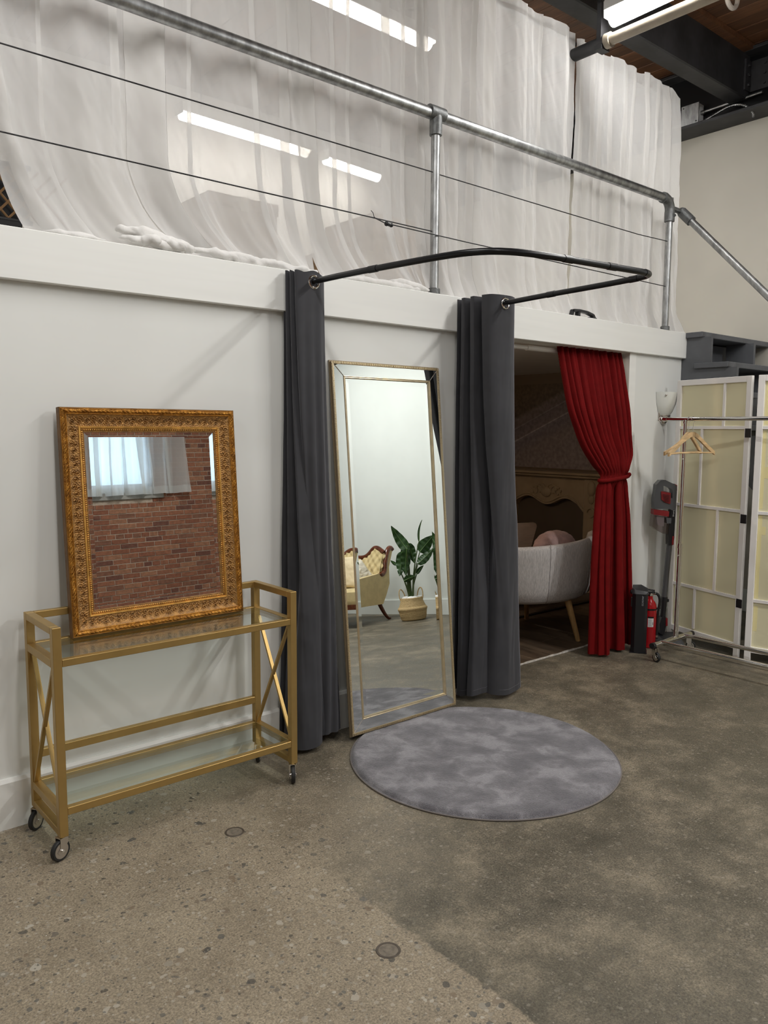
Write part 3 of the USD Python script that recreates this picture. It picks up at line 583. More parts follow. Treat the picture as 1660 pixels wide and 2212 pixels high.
part(sn, 'knob', sphere((5.05, -0.055, 1.525), 0.011, 2), m_nickel)

# ------------------------------------------------------------------ console cart
ct = thing('console_cart', 'gold metal console cart on casters with two glass shelves', 'cart', (1.28, -0.19, 0))
cx0, cx1, cy0, cy1, lw = 0.803, 1.757, -0.341, -0.030, 0.0285
BV = 0.0015
legs = {}
for (a, b) in ((0, 0), (1, 0), (0, 1), (1, 1)):
    x0 = cx0 if a == 0 else cx1 - lw; y0 = cy0 if b == 0 else cy1 - lw
    part(ct, 'leg', bx(x0, x0 + lw, y0, y0 + lw, 0.080, 0.798, BV), m_cart)
for x0 in (cx0, cx1 - lw):
    part(ct, 'side_rail', bx(x0, x0 + lw, cy0 + lw, cy1 - lw, 0.773, 0.798, BV), m_cart)
    part(ct, 'side_rail', bx(x0, x0 + lw, cy0 + lw, cy1 - lw, 0.660, 0.688, BV), m_cart)
    part(ct, 'side_rail', bx(x0, x0 + lw, cy0 + lw, cy1 - lw, 0.150, 0.178, BV), m_cart)
    part(ct, 'side_rail', bx(x0, x0 + lw, cy0 + lw, cy1 - lw, 0.082, 0.106, BV), m_cart)
    xm = x0 + lw / 2; ya, yb = cy0 + lw, cy1 - lw
    part(ct, 'cross_brace', bar((xm - 0.004, ya, 0.662), (xm - 0.004, yb, 0.176), 0.009, 0.014, (1, 0, 0)), m_cart)
    part(ct, 'cross_brace', bar((xm + 0.004, yb, 0.662), (xm + 0.004, ya, 0.176), 0.009, 0.014, (1, 0, 0)), m_cart)
for y0, z0, z1 in ((cy0 + 0.0015, 0.6635, 0.688), (cy1 - lw, 0.660, 0.688), (cy1 - lw, 0.773, 0.798), (cy0 + 0.0015, 0.152, 0.178), (cy1 - lw, 0.152, 0.178), (cy1 - lw, 0.262, 0.291)):
    part(ct, 'long_rail', bx(cx0 + lw, cx1 - lw, y0, y0 + lw - 0.003, z0, z1, BV), m_cart)
for zg in (0.6805, 0.171):
    part(ct, 'glass_shelf', bx(cx0 + lw + 0.001, cx1 - lw - 0.001, cy0 + lw - 0.002, cy1 - lw + 0.002, zg, zg + 0.006), m_glass, label='clear greenish glass shelf', smooth=False)
def caster(t, x, y, ztop, r, yaw, w=0.016, fork=m_nickel):
    """swivel caster: plate, fork, wheel with hub and tyre; the wheel trails along yaw."""
    d = np.array((math.cos(yaw), math.sin(yaw), 0)); s = np.array((-d[1], d[0], 0))
    c = np.array((x, y, r)) + d * 0.014
    ca = part(t, 'caster', cyl(c - s * w / 2, c + s * w / 2, r * 0.76, 28), fork, label='swivel caster with black tyre')
    tire = [(r * 0.74, -w / 2), (r * 0.93, -w / 2), (r, -w * 0.28), (r, w * 0.28), (r * 0.93, w / 2), (r * 0.74, w / 2)]
    m = lathe(tire, 36); T = np.eye(4); T[:3, 0], T[:3, 1], T[:3, 2], T[:3, 3] = d, (0, 0, 1), s, c; m.apply_transform(T)
    if np.linalg.det(T[:3, :3]) < 0: m.invert()
    part(ca, 'tyre', m, m_rubber)
    fk = []
    for k in (-1, 1):
        o = c + s * k * (w / 2 + 0.004) - s * 0.0015
        pts = [(-0.026, ztop - r), (0.006, ztop - r), (0.006, 0.012), (0.018, -0.002), (0.010, -0.012), (-0.004, -0.010), (-0.016, 0.012), (-0.026, 0.022)]
        fk.append(prism([(-a_, b_) for a_, b_ in pts][::-1] if False else pts, 0.003, o, d * -1.0 if False else d, (0, 0, 1)))
    fk.append(prism(sbox(-0.026, -w / 2 - 0.005, 0.006, w / 2 + 0.005), 0.003, (c[0], c[1], ztop - 0.003), d, s))
    part(ca, 'fork', cat(fk), fork)
    part(ca, 'axle', cyl(c - s * (w / 2 + 0.008), c + s * (w / 2 + 0.008), 0.005, 12), m_chrome)
caster(ct, cx0 + 0.0145, cy0 + 0.0145, 0.080, 0.036, -2.75)
caster(ct, cx1 - 0.0145, cy0 + 0.0145, 0.080, 0.036, -2.10, fork=m_chrome)
caster(ct, cx0 + 0.0145, cy1 - 0.026, 0.080, 0.036, -2.5)
caster(ct, cx1 - 0.0145, cy1 - 0.026, 0.080, 0.036, -2.2, fork=m_chrome)

# ------------------------------------------------------------------ the two mirrors
def mirror_axes(tilt):
    R = np.eye(3); R[:, 0] = (1, 0, 0); R[:, 1] = (0, math.sin(tilt), math.cos(tilt)); R[:, 2] = (0, -math.cos(tilt), math.sin(tilt)); return R

def frame_sweep(w, h, prof, seg=0.002, disp=None):
    """sweeps the profile (list of (inset, height)) round a w x h rectangle with mitred corners; disp(t, u, side) adds height."""
    pr = np.asarray(prof, float); out = []
    for k in range(4):
        L = w if k % 2 == 0 else h; n = max(2, int(L / seg))
        s = np.linspace(0, 1, n)[:, None]; ins = pr[None, :, 0]; t = ins + (L - 2 * ins) * s
        zz = pr[None, :, 1] + 0 * t
        if disp is not None:
            zz = zz + disp(t, ins + 0 * t, L, k)
        X, Y = (t, ins + 0 * t) if k == 0 else ((w - ins + 0 * t, t) if k == 1 else ((w - t, h - ins + 0 * t) if k == 2 else (ins + 0 * t, h - t)))
        out.append(sheet(np.stack([X, Y, zz], -1)))
    return cat(out)

def rect_ring(a, b, z0, z1, w, h):
    return frame_sweep(w, h, [(a, z0), (a, z1), (b, z1), (b, z0)], 10)

def bevel_glass(x0, x1, y0, y1, bw, rise, z):
    """flat silver with a ground bevel whose rim deviates the view towards the middle."""
    v = [(x0, y0, z + rise), (x1, y0, z + rise), (x1, y1, z + rise), (x0, y1, z + rise), (x0 + bw, y0 + bw, z), (x1 - bw, y0 + bw, z), (x1 - bw, y1 - bw, z), (x0 + bw, y1 - bw, z)]
    q = [(0, 1, 5, 4), (1, 2, 6, 5), (2, 3, 7, 6), (3, 0, 4, 7)]
    return tm(v, [(4, 5, 6, 7)]), tm(v, q)

# gilt mirror on the cart
GW, GH = 0.704, 0.836
R = mirror_axes(math.radians(4.18))
gm = thing('gilt_mirror', 'ornate carved gilt framed mirror leaning on the console cart', 'mirror', (0.948, -0.1009, 0.6895), R=R, local=True)
def period(L, p):
    return L / max(1, round(L / p))
def d_leaf(t, u, L, k):
    p = period(L, 0.030); x = (u - 0.0135) / 0.009
    ridge = np.abs(np.sin(PI * (t / p * 2 + 0.9 * x))) ** 0.7
    big = 0.6 + 0.4 * np.cos(2 * PI * t / (p * 2.5))
    return np.clip(1 - x * x, 0, 1) * (0.0066 * ridge * big + 0.0022 * np.sin(2 * PI * (t / p * 5 - 1.4 * x)))
def d_cove(t, u, L, k):
    p = period(L, 0.052); uu = u - 0.026; env = np.clip(np.sin(PI * np.clip(uu / 0.042, 0, 1)), 0, 1) ** 0.5
    tt = np.mod(t, p) - p / 2; h = 0 * t
    for (a, b, rr, ww) in ((0.0, 0.014, 0.0085, 1.0), (p / 2, 0.024, 0.0075, -1.0), (-p / 2, 0.024, 0.0075, 1.0), (0.004, 0.030, 0.006, 1.0)):
        dx, dy = tt - a, uu - b; r_ = np.hypot(dx, dy); an = np.arctan2(dy, dx)
        h += 0.0040 * np.cos(2 * PI * r_ / 0.0075 + ww * an) * np.exp(-(r_ / 0.011) ** 2)
    h += 0.0030 * np.clip(np.sin(2 * PI * (t / p * 6 + 9 * uu)), 0, 1) * np.clip((uu - 0.026) / 0.014, 0, 1)
    h += 0.0030 * (noise(np.stack([t * 300, u * 300, 0 * t + k], -1), 3) - 0.5)
    return h * env
part(gm, 'outer_side', frame_sweep(GW, GH, [(0.004, -0.034), (0.0, -0.030), (0.0, -0.002), (0.0015, 0.0), (0.0045, 0.001)], 0.02), m_gilt_side, label='plain brown outer edge of the frame')
part(gm, 'leaf_molding', frame_sweep(GW, GH, [(0.003, 0.0), (0.0045, 0.0025), (0.0058, 0.0)] + [(0.0062 + 0.0146 * s, 0.0045 * math.sin(PI * s)) for s in np.linspace(0, 1, 13)] + [(0.0215, 0.0005), (0.0225, 0.0025), (0.0245, 0.0025), (0.026, -0.001)], 0.0022, lambda t, u, L, k: d_leaf(t, u, L, k) * ((u > 0.006) & (u < 0.021))), m_gilt, label='raised roll of gilt leaves', smooth=True)
part(gm, 'scroll_band', frame_sweep(GW, GH, [(0.026 + 0.042 * s, -0.001 - 0.0095 * s - 0.004 * math.sin(PI * s)) for s in np.linspace(0, 1, 26)], 0.0018, d_cove), m_gilt_d, label='antiqued cove of carved scrolls', smooth=True)
part(gm, 'inner_fillet', frame_sweep(GW, GH, [(0.068, -0.0105), (0.0685, -0.0072), (0.070, -0.006), (0.0735, -0.0065), (0.075, -0.009), (0.0765, -0.0085), (0.0775, -0.0125)], 0.02), m_gilt_b, label='bright plain inner fillet')
part(gm, 'lip', frame_sweep(GW, GH, [(0.0775, -0.0125), (0.0855, -0.0145), (0.0868, -0.0130), (0.0885, -0.0130), (0.0900, -0.0165), (0.0905, -0.021)], 0.02), m_gilt_d)
beads = []
for k in range(4):
    L = GW if k % 2 == 0 else GH; n = round((L - 2 * 0.081) / 0.0078)
    for i in range(n + 1):
        t = 0.081 + (L - 0.162) * i / n
        c = (t, 0.081) if k == 0 else ((GW - 0.081, t) if k == 1 else ((GW - t, GH - 0.081) if k == 2 else (0.081, GH - t)))
        beads.append((c[0], c[1], -0.0118))
proto = trimesh.creation.icosphere(subdivisions=1, radius=0.0032)
part(gm, 'bead_string', trimesh.Trimesh(np.vstack([proto.vertices + b for b in beads]), np.vstack([proto.faces + i * len(proto.vertices) for i in range(len(beads))]), process=False), m_gilt_b, label='string of tiny gilt beads', smooth=True, kind='stuff')
g0, g1 = bevel_glass(0.0890, GW - 0.0890, 0.0890, GH - 0.0890, 0.0185, 0.0012, -0.0205)
gl = part(gm, 'mirror_glass', g0, m_mirror, smooth=False)
part(gl, 'bevel', g1, m_mirror, smooth=False)
part(gm, 'backing', bx(0.004, GW - 0.004, 0.004, GH - 0.004, -0.034, -0.024), m_gilt_side)

# tall floor mirror
TW, TH = 0.684, 1.7439
R = mirror_axes(math.radians(5.3))
tmr = thing('floor_mirror', 'tall leaning mirror with mirrored border and ribbed champagne edge', 'mirror', (2.1839, -0.1617, 0.0247), R=R, local=True)
part(tmr, 'side_edge', frame_sweep(TW, TH, [(0.006, -0.0185), (-0.004, -0.0185), (-0.004, -0.012), (0.003, -0.012), (0.003, -0.004), (0.0, -0.004), (0.0, -0.001)], 0.05), m_champ_dk)
ribs = []
for k in range(4):
    L = TW if k % 2 == 0 else TH; n = round((L - 0.026) / 0.0058)
    for i in range(n + 1):
        t = 0.013 + (L - 0.026) * i / n
        wv, dv = (0.0034, 0.0115) if k % 2 == 0 else (0.0115, 0.0034)
        c = (t, 0.0068) if k == 0 else ((TW - 0.0068, t) if k == 1 else ((TW - t, TH - 0.0068) if k == 2 else (0.0068, TH - t)))
        ribs.append((c, wv, dv))
rv, rf = [], []
ub = hull([(sx * 0.5, sy * 0.5, 0) for sx in (-1, 1) for sy in (-1, 1)] + [(sx * 0.38, sy * 0.38, 1) for sx in (-1, 1) for sy in (-1, 1)])
for i, (c, a, b) in enumerate(ribs):
    rv.append(ub.vertices * (a, b, 0.0045) + (c[0], c[1], -0.002)); rf.append(ub.faces + i * len(ub.vertices))
part(tmr, 'ribbed_edge', trimesh.Trimesh(np.vstack(rv), np.vstack(rf), process=False), m_champ, label='edge of many small champagne ribs', smooth=False, kind='stuff')
part(tmr, 'rib_bed', frame_sweep(TW, TH, [(0.0005, -0.004), (0.0005, -0.0008), (0.0132, -0.0008), (0.0140, -0.004)], 0.1), M('rib_bed', (0.42, 0.34, 0.22), 0.4, 0.6))
BW = 0.066
for k, (a, b, c, d) in enumerate([((0.014, 0.014), (TW - 0.014, 0.014), (TW - BW, BW), (BW, BW)), ((TW - 0.014, 0.014), (TW - 0.014, TH - 0.014), (TW - BW, TH - BW), (TW - BW, BW)), ((TW - 0.014, TH - 0.014), (0.014, TH - 0.014), (BW, TH - BW), (TW - BW, TH - BW)), ((0.014, TH - 0.014), (0.014, 0.014), (BW, BW), (BW, TH - BW))]):
    part(tmr, 'border_strip', tm([(*a, -0.0030), (*b, -0.0030), (*c, -0.0022), (*d, -0.0022)], [(0, 1, 2, 3)]), m_mirror, smooth=False, label='mirrored border strip')
for a, b in (((0.014, 0.014), (BW, BW)), ((TW - 0.014, 0.014), (TW - BW, BW)), ((TW - 0.014, TH - 0.014), (TW - BW, TH - BW)), ((0.014, TH - 0.014), (BW, TH - BW))):
    part(tmr, 'mitre_line', cyl((*a, -0.0022), (*b, -0.0016), 0.0016, 8), m_nickel)
part(tmr, 'inner_molding', frame_sweep(TW, TH, [(BW - 0.001, -0.003), (BW, 0.001), (BW + 0.0025, 0.002), (BW + 0.005, -0.0005), (BW + 0.0065, -0.0005), (BW + 0.009, 0.0005), (BW + 0.0115, -0.003), (BW + 0.0125, -0.009)], 0.1), m_champ, smooth=40)
g0, g1 = bevel_glass(BW + 0.012, TW - BW - 0.012, BW + 0.012, TH - BW - 0.012, 0.022, 0.0008, -0.0090)
gl = part(tmr, 'mirror_glass', g0, m_mirror, smooth=False)
part(gl, 'bevel', g1, m_mirror, smooth=False)
part(tmr, 'backing', bx(0.0, TW, 0.0, TH, -0.0185, -0.0125), m_champ_dk)

# ------------------------------------------------------------------ round rug
RC = np.array((2.537, -0.6565)); RR = 0.591
def rug_mat():
    N = {'g': ('geometry', {}), 'n': ('noise_texture', {'scale': 7.5, 'detail': 7.0, 'roughness': 0.6, 'distortion': 0.35}), 'f': ('noise_texture', {'scale': 330.0, 'detail': 2.0}), 'f2': ('noise_texture', {'scale': 90.0, 'detail': 3.0}),
         'r': ('rgb_ramp', {'ramp': [(0.38, (0.125, 0.119, 0.131)), (0.5, (0.172, 0.164, 0.177)), (0.62, (0.265, 0.255, 0.272))]}), 'rf': ('rgb_ramp', {'ramp': [(0.3, (0.72, 0.72, 0.72)), (0.7, (1.22, 1.22, 1.22))]}),
         'x': ('mix', {'mix_type': 'multiply', 'fac': 1.0}), 'a': ('math', {'math_type': 'add'}), 'b': ('bump', {'distance': 0.004, 'strength': 0.8}), 'p': ('principled_bsdf', {'roughness': 0.95, 'sheen_weight': 0.25, 'sheen_roughness': 0.5, 'specular_ior_level': 0.1})}
    L = [('g.position', 'n.vector'), ('g.position', 'f.vector'), ('g.position', 'f2.vector'), ('n.fac', 'r.fac'), ('f.fac', 'rf.fac'), ('r.color', 'x.color1'), ('rf.color', 'x.color2'), ('x.color', 'p.base_color'), ('f.fac', 'a.value1'), ('f2.fac', 'a.value2'), ('a.value', 'b.height'), ('b.normal', 'p.normal')]
    return usdkit.material(stage, '/World/Looks/rug_pile', N, L, surface='p.BSDF')
rg = thing('round_rug', 'round mottled grey plush rug in front of the tall mirror', 'rug', (RC[0], RC[1], 0))
rr = np.concatenate([np.linspace(0.0, 0.95, 60), np.linspace(0.955, 1.0, 10)]); ga = np.linspace(0, 2 * PI, 220)
zz = 0.0225 * np.clip(1 - np.clip((rr - 0.955) / 0.045, 0, 1) ** 2.5, 0.25, 1)
rad = RR * rr[:, None] * (1 + 0.004 * np.sin(5 * ga + 1) * rr[:, None])
P = np.stack([RC[0] + rad * np.cos(ga), RC[1] + rad * np.sin(ga), np.repeat(zz[:, None], len(ga), 1)], -1)
P[..., 2] += 0.0035 * (fbm(P * np.array((28, 28, 0)), 3, 5) - 0.5) * (rr[:, None] < 0.98)
part(rg, 'pile', sheet(P), rug_mat(), smooth=True)
part(rg, 'bound_edge', tube(np.stack([RC[0] + (RR + 0.001) * np.cos(ga[:-1]), RC[1] + (RR + 0.001) * np.sin(ga[:-1]), 0.004 + 0 * ga[:-1]], 1), 0.0032, 8, closed=True), M('rug_edge', (0.16, 0.14, 0.13), 0.8), label='thin taped edge')

# ------------------------------------------------------------------ u-shaped rod with two grey curtains
ur = thing('curtain_track', 'black u-shaped curtain rail projecting from the ledge around the rug', 'curtain rail', (2.5, 0, 2.08))
pts = [(2.015, -0.014), (2.015, -0.2), (2.03, -0.441), (2.058, -0.70), (2.078, -0.84), (2.10, -0.925), (2.15, -1.005), (2.22, -1.05), (2.312, -1.078), (2.437, -1.10), (2.588, -1.118), (2.741, -1.137), (2.84, -1.150), (2.90, -1.152), (2.945, -1.135), (2.968, -1.09), (2.978, -1.04), (2.999, -0.875), (3.021, -0.61), (3.054, -0.316), (3.064, -0.20), (3.07, -0.014)]
cs = CubicSpline(np.cumsum([0] + [math.dist(a, b) for a, b in zip(pts[:-1], pts[1:])]), pts)
q = cs(np.linspace(0, cs.x[-1], 260)); q3 = np.column_stack([q, np.full(len(q), 2.078)])
part(ur, 'rail', tube(q3, 0.0125, 16), m_blackm)
for s_ in (0.47, 1.34, 1.58, 1.80, 1.93, 2.4):
    i = int(s_ / cs.x[-1] * 259); part(ur, 'joint_sleeve', tube(q3[i - 2:i + 3], 0.0142, 16), m_blackm)
for xe in (2.015, 3.07):
    part(ur, 'wall_flange', lathe([(0, 0), (0.03, 0), (0.03, 0.006), (0.018, 0.012), (0.0, 0.012)], 24).apply_transform(np.array([[1, 0, 0, xe], [0, 0, -1, -0.012], [0, 1, 0, 2.078], [0, 0, 0, 1]], float)), m_blackm)

def folded(top, bot, ztop, zhem, n=240, nv=60, seed=0, easing=1.3, hemw=0.0):
    """a thick cloth whose plan runs through the points of top at the rod and eases into those of bot at the hem."""
    def plan(pts, k=3):
        p = np.array(pts, float); L = np.concatenate([[0], np.cumsum(np.linalg.norm(np.diff(p, axis=0), axis=1))]); q = PchipInterpolator(L / L[-1], p)(np.linspace(0, 1, n))
        for _ in range(6): q[1:-1] = 0.5 * q[1:-1] + 0.25 * (q[:-2] + q[2:])
        return q
    A_, B_ = plan(top), plan(bot); s = np.linspace(0, 1, nv)
    w_ = np.clip(s, 0, 1) ** easing; w_ = w_ * w_ * (3 - 2 * w_) * 0.5 + w_ * 0.5
    P = np.zeros((n, nv, 3)); P[..., :2] = A_[:, None] * (1 - w_)[None, :, None] + B_[:, None] * w_[None, :, None]
    zh = zhem(np.linspace(0, 1, n))[:, None] if callable(zhem) else zhem
    zt = ztop(np.linspace(0, 1, n))[:, None] if callable(ztop) else ztop
    P[..., 2] = zt + (zh - zt) * s[None, :]
    P[..., 1] += 0.006 * np.sin(P[..., 0] * 2 * PI / 0.052 + 2.0 * np.sin(2 * P[..., 2] + seed)) * np.clip(s * 2.5, 0, 1)[None] * ((np.arange(n)[:, None] > 0.8 * n) & (seed == 4))
    P[..., 1] += 0.018 * (fbm(np.stack([P[..., 0] * 16, P[..., 2] * 2.2, 0 * P[..., 0] + seed], -1), 3, seed) - 0.5) * np.clip(s * 3, 0, 1)[None]
    return P
def grommet(t, x, y, z, r=0.025):
    part(t, 'grommet', tube(arc((x, y, z), r, 0, 2 * PI * 29 / 30, 30), 0.0055, 10, closed=True), m_chrome, label='chrome ring grommet')

# left curtain: folds stacked between wall and front face
top1 = [(1.925, -0.006), (2.04, -0.010), (2.045, -0.020), (1.925, -0.024), (1.918, -0.034), (2.04, -0.038), (2.045, -0.048), (1.928, -0.052), (1.922, -0.062), (2.04, -0.066), (2.046, -0.075), (1.935, -0.080), (1.928, -0.092), (1.98, -0.104), (2.04, -0.098), (2.092, -0.068)]
bot1 = [(1.885, -0.008), (1.93, -0.014), (1.95, -0.024), (1.90, -0.034), (1.885, -0.050), (1.94, -0.060), (1.955, -0.072), (1.91, -0.085), (1.895, -0.105), (1.925, -0.140), (1.985, -0.150), (2.035, -0.125), (2.035, -0.080), (2.07, -0.098), (2.12, -0.105), (2.185, -0.058)]
c1 = thing('grey_curtain', 'dark grey velvet curtain left of the tall mirror', 'curtain', (2.02, -0.06, 0.03))
P1 = folded(top1, bot1, lambda u: 2.118 + 0.006 * np.sin(u * 50), lambda u: 0.035 + 0.012 * np.sin(u * 9), 320, 70, 4)
part(c1, 'cloth', sheet(P1, 0.002), m_velvet, smooth=50)
grommet(c1, 2.016, -0.104, 2.077)
part(c1, 'top_seam', tube(P1[:, 4] + np.array((0, -0.0006, 0.0)), 0.0011, 5), m_black)
# right curtain
top2 = [(2.985, -0.012), (3.10, -0.016), (3.16, -0.026), (3.16, -0.038), (3.06, -0.042), (2.978, -0.050), (2.972, -0.072), (3.06, -0.080), (3.16, -0.088), (3.162, -0.100), (3.06, -0.106), (2.976, -0.114), (2.970, -0.140), (3.06, -0.148), (3.17, -0.156), (3.17, -0.168), (3.06, -0.176), (2.978, -0.192), (2.984, -0.230), (3.03, -0.258), (3.10, -0.264), (3.155, -0.246)]
bot2 = [(3.00, -0.012), (3.06, -0.016), (3.11, -0.03), (3.10, -0.042), (3.03, -0.046), (2.985, -0.055), (2.985, -0.075), (3.03, -0.088), (3.09, -0.094), (3.09, -0.104), (3.04, -0.108), (3.00, -0.116), (3.005, -0.14), (3.06, -0.158), (3.12, -0.155), (3.14, -0.13), (3.115, -0.115), (3.11, -0.16), (3.14, -0.205), (3.21, -0.222), (3.28, -0.205), (3.345, -0.185)]
c2 = thing('grey_curtain', 'dark grey velvet curtain between the tall mirror and the doorway', 'curtain', (3.1, -0.12, 0.03))
P2 = folded(top2, bot2, 2.118, lambda u: 0.030 + 0.010 * np.sin(u * 11 + 1), 380, 70, 9)
part(c2, 'cloth', sheet(P2, 0.002), m_velvet, smooth=50)
grommet(c2, 3.068, -0.266, 2.078)
part(c2, 'hem_stitch', tube(P2[:, -2] + np.array((0, -0.0012, 0)), 0.0011, 5), m_hemline, label='pale line of stitching above the hem')
part(c2, 'side_hem', tube(P2[-1] + np.array((0.001, 0, 0)), 0.004, 6), m_hemline, label='paler turned side edge')
part(c2, 'top_seam', tube(P2[:, 5] + np.array((0, -0.0008, 0)), 0.0014, 5), m_black)

# ------------------------------------------------------------------ red doorway curtain
wr_ = thing('doorway_rod', 'white tension rod across the top of the doorway', 'curtain rod', (3.97, 0.075, 1.925))
part(wr_, 'tube', cat(cyl((3.32, 0.118, 1.932), (3.72, 0.118, 1.932), 0.013), cyl((3.70, 0.118, 1.932), (4.625, 0.118, 1.932), 0.0165)), m_white)
part(wr_, 'end_cap', cyl((4.60, 0.118, 1.932), (4.625, 0.118, 1.932), 0.021), m_white)
part(wr_, 'end_cap', cyl((3.32, 0.118, 1.932), (3.345, 0.118, 1.932), 0.021), m_white)
rc_ = thing('red_curtain', 'deep red velvet curtain tied back at the right side of the doorway', 'curtain', (4.42, -0.05, 0))
xl = pw([(1.96, 3.950), (1.806, 3.930), (1.66, 3.935), (1.585, 3.948), (1.447, 4.015), (1.348, 4.080), (1.231, 4.200), (1.171, 4.270), (1.127, 4.272), (1.0, 4.255), (0.808, 4.228), (0.367, 4.208), (0.0, 4.212)])
xr = pw([(1.96, 4.60), (1.689, 4.572), (1.448, 4.578), (1.297, 4.592), (1.192, 4.556), (1.116, 4.556), (0.9, 4.575), (0.624, 4.595), (0.309, 4.618), (0.0, 4.632)])
yc_ = pw([(0.0, -0.062), (0.8, -0.05), (1.145, -0.03), (1.5, -0.02), (1.8, 0.03), (1.96, 0.08)])
nu, nv = 300, 150
u = np.linspace(0, 1, nu)[:, None]; z = np.concatenate([np.linspace(1.955, 1.16, 80), np.linspace(1.15, 0.018, 70)])[None, :]
a, b = xl(z + 0 * u), xr(z + 0 * u); hgt = np.clip((1.955 - z) / 0.8, 0, 1); low = np.clip((1.13 - z) / 1.1, 0, 1)
ph = 2 * PI * (11 * u + 0.35 * np.sin(5 * u) + 0.25 * np.sin(13 * u))
lowph = 2 * PI * (2.2 * u + 0.1)
lf = (0.35 + 0.65 * low) * 0.058 * np.cos(lowph) + 0.008 * np.sin(ph * 0.55 + 1) * (1 - 0.5 * low) + 0.010 * np.sin(ph) * (1 - low)
bl = np.clip((z - 1.07) / 0.13, 0, 1); bl = bl * bl * (3 - 2 * bl)
Yhi = (0.012 + 0.016 * hgt * (1 - 0.35 * hgt)) * np.sin(ph) * (0.6 + 0.8 * noise(st3(7 * u, 2.5 * z, 0 * z), 2)) + 0.006 * np.sin(2 * PI * 25 * u) * (1 - hgt)
Y = yc_(z) + Yhi * bl + lf * (1 - bl) - 0.025 * np.sin(PI * u) * np.exp(-((z - 1.25) / 0.13) ** 2)
waist = np.exp(-((z - 1.145) / 0.035) ** 2)
Y = yc_(z) * waist + Y * (1 - waist) - 0.035 * waist * np.sin(PI * u)
X = a + (b - a) * u + 0.012 * np.cos(ph) * hgt * (1 - waist)
part(rc_, 'cloth', sheet(np.stack([X, Y, z + 0 * u], -1), 0.002), m_red, smooth=50)
th = np.linspace(0, 2 * PI, 60)[:-1]
part(rc_, 'tieback', tube(np.stack([4.414 + 0.150 * np.cos(th), -0.036 + 0.040 * np.sin(th), 1.143 + 0.012 * np.cos(th)], 1), 0.013, 10, closed=True), m_red, label='twisted red tie holding the curtain')
part(rc_, 'tie_knot', cat(sphere((4.555, -0.05, 1.158), 0.018, 2, (1, 0.8, 0.8)), sphere((4.54, -0.065, 1.164), 0.014, 2)), m_red)

# ------------------------------------------------------------------ back room behind the doorway
m_tweed = M('grey_tweed', (0.48, 0.45, 0.43), 0.9, var=0.18, scale=160, stretch=(1, 1, 0.15), bump=0.001, bscale=300)
ac = thing('tub_armchair', 'light grey fabric tub armchair with splayed wooden legs in the doorway', 'armchair', (4.38, 0.60, 0))
CX, CY = 4.42, 0.625
ang = np.linspace(math.radians(188), math.radians(326), 90)   # open towards the back left
zs = [(0.275, 0.66), (0.282, 0.80), (0.31, 0.90), (0.38, 0.965), (0.50, 1.0), (0.62, 1.02), (0.675, 1.02), (0.698, 0.985), (0.702, 0.93), (0.69, 0.87), (0.655, 0.845), (0.55, 0.83), (0.44, 0.80)]
rows = []
for zc, k in zs:
    dz = np.where(zc > 0.58, (zc - 0.58) / 0.12 * -0.10 * np.clip(np.cos((ang - math.radians(270)) / 2) * -1 + 0.62, 0, 1) * 1.2, 0)
    dz = dz + max(0.0, zc - 0.30) / 0.40 * 0.028 * np.cos(ang)
    rows.append(np.stack([CX + 0.54 * k * np.cos(ang), CY + 0.405 * k * np.sin(ang), zc + dz], -1))
part(ac, 'shell', sheet(np.stack(rows, 1)), m_tweed, smooth=60, label='rounded upholstered shell')
part(ac, 'seat_cushion', lathe([(0.0, 0.47), (0.30, 0.47), (0.38, 0.462), (0.41, 0.43), (0.40, 0.30), (0.38, 0.28), (0.0, 0.28)], 60, (CX, CY, 0), 1.0, 0.82), m_tweed)
for aa in (-1.32, -2.05):
    part(ac, 'seam', tube(np.array([[CX + 0.54 * (k + 0.003) * math.cos(aa), CY + 0.405 * (k + 0.003) * math.sin(aa), zc] for zc, k in zs[:8]]), 0.002, 6), M('seam_%d' % int(-aa * 10), (0.27, 0.25, 0.24), 0.9))
for fx_, fy_, tx_, ty_ in ((4.478, 0.245, 4.43, 0.315), (3.86, 0.42, 3.98, 0.48), (4.70, 0.885, 4.62, 0.83), (3.80, 0.885, 3.95, 0.84)):
    part(ac, 'leg', cyl((fx_, fy_, 0.0), (tx_, ty_, 0.30), 0.0165, 16, 0.024), m_oakleg)
pl = single('pink_cushion', 'dusty pink pleated cushion on the grey tub armchair', 'cushion', sphere((0, 0, 0), 1.0, 4), M('pink_velvet', (0.54, 0.36, 0.34), 0.8, var=0.1, scale=30, sheen_weight=0.2))
def cushion_mesh(c, rx, ry, rz, n=60, pleat=16, tilt=0.3):
    ph_ = np.linspace(0, 2 * PI, n * 2); t_ = np.linspace(0, PI, n)
    A_, B_ = np.meshgrid(t_, ph_, indexing='ij'); s = np.sin(A_) ** 0.75
    k = 1 + 0.035 * np.abs(np.sin(pleat / 2 * B_)) * np.sin(A_)
    P = np.stack([rx * s * np.cos(B_) * k, ry * np.cos(A_) * (1 - 0.25 * np.exp(-(np.sin(A_) / 0.15) ** 2)), rz * s * np.sin(B_) * k], -1)
    ca, sa = math.cos(tilt), math.sin(tilt); Q = P.copy(); Q[..., 1] = P[..., 1] * ca + P[..., 2] * sa; Q[..., 2] = -P[..., 1] * sa + P[..., 2] * ca
    return sheet(Q + np.asarray(c))
mm = cushion_mesh((4.68, 0.62, 0.60), 0.215, 0.085, 0.115)
usdkit.mesh(stage, pl.path, mm, UsdShade.MaterialBindingAPI(pl.prim).ComputeBoundMaterial()[0], smooth=60)
m_ply = M('plywood', (0.62, 0.45, 0.33), 0.45, var=0.08, scale=8, stretch=(1, 1, 6))
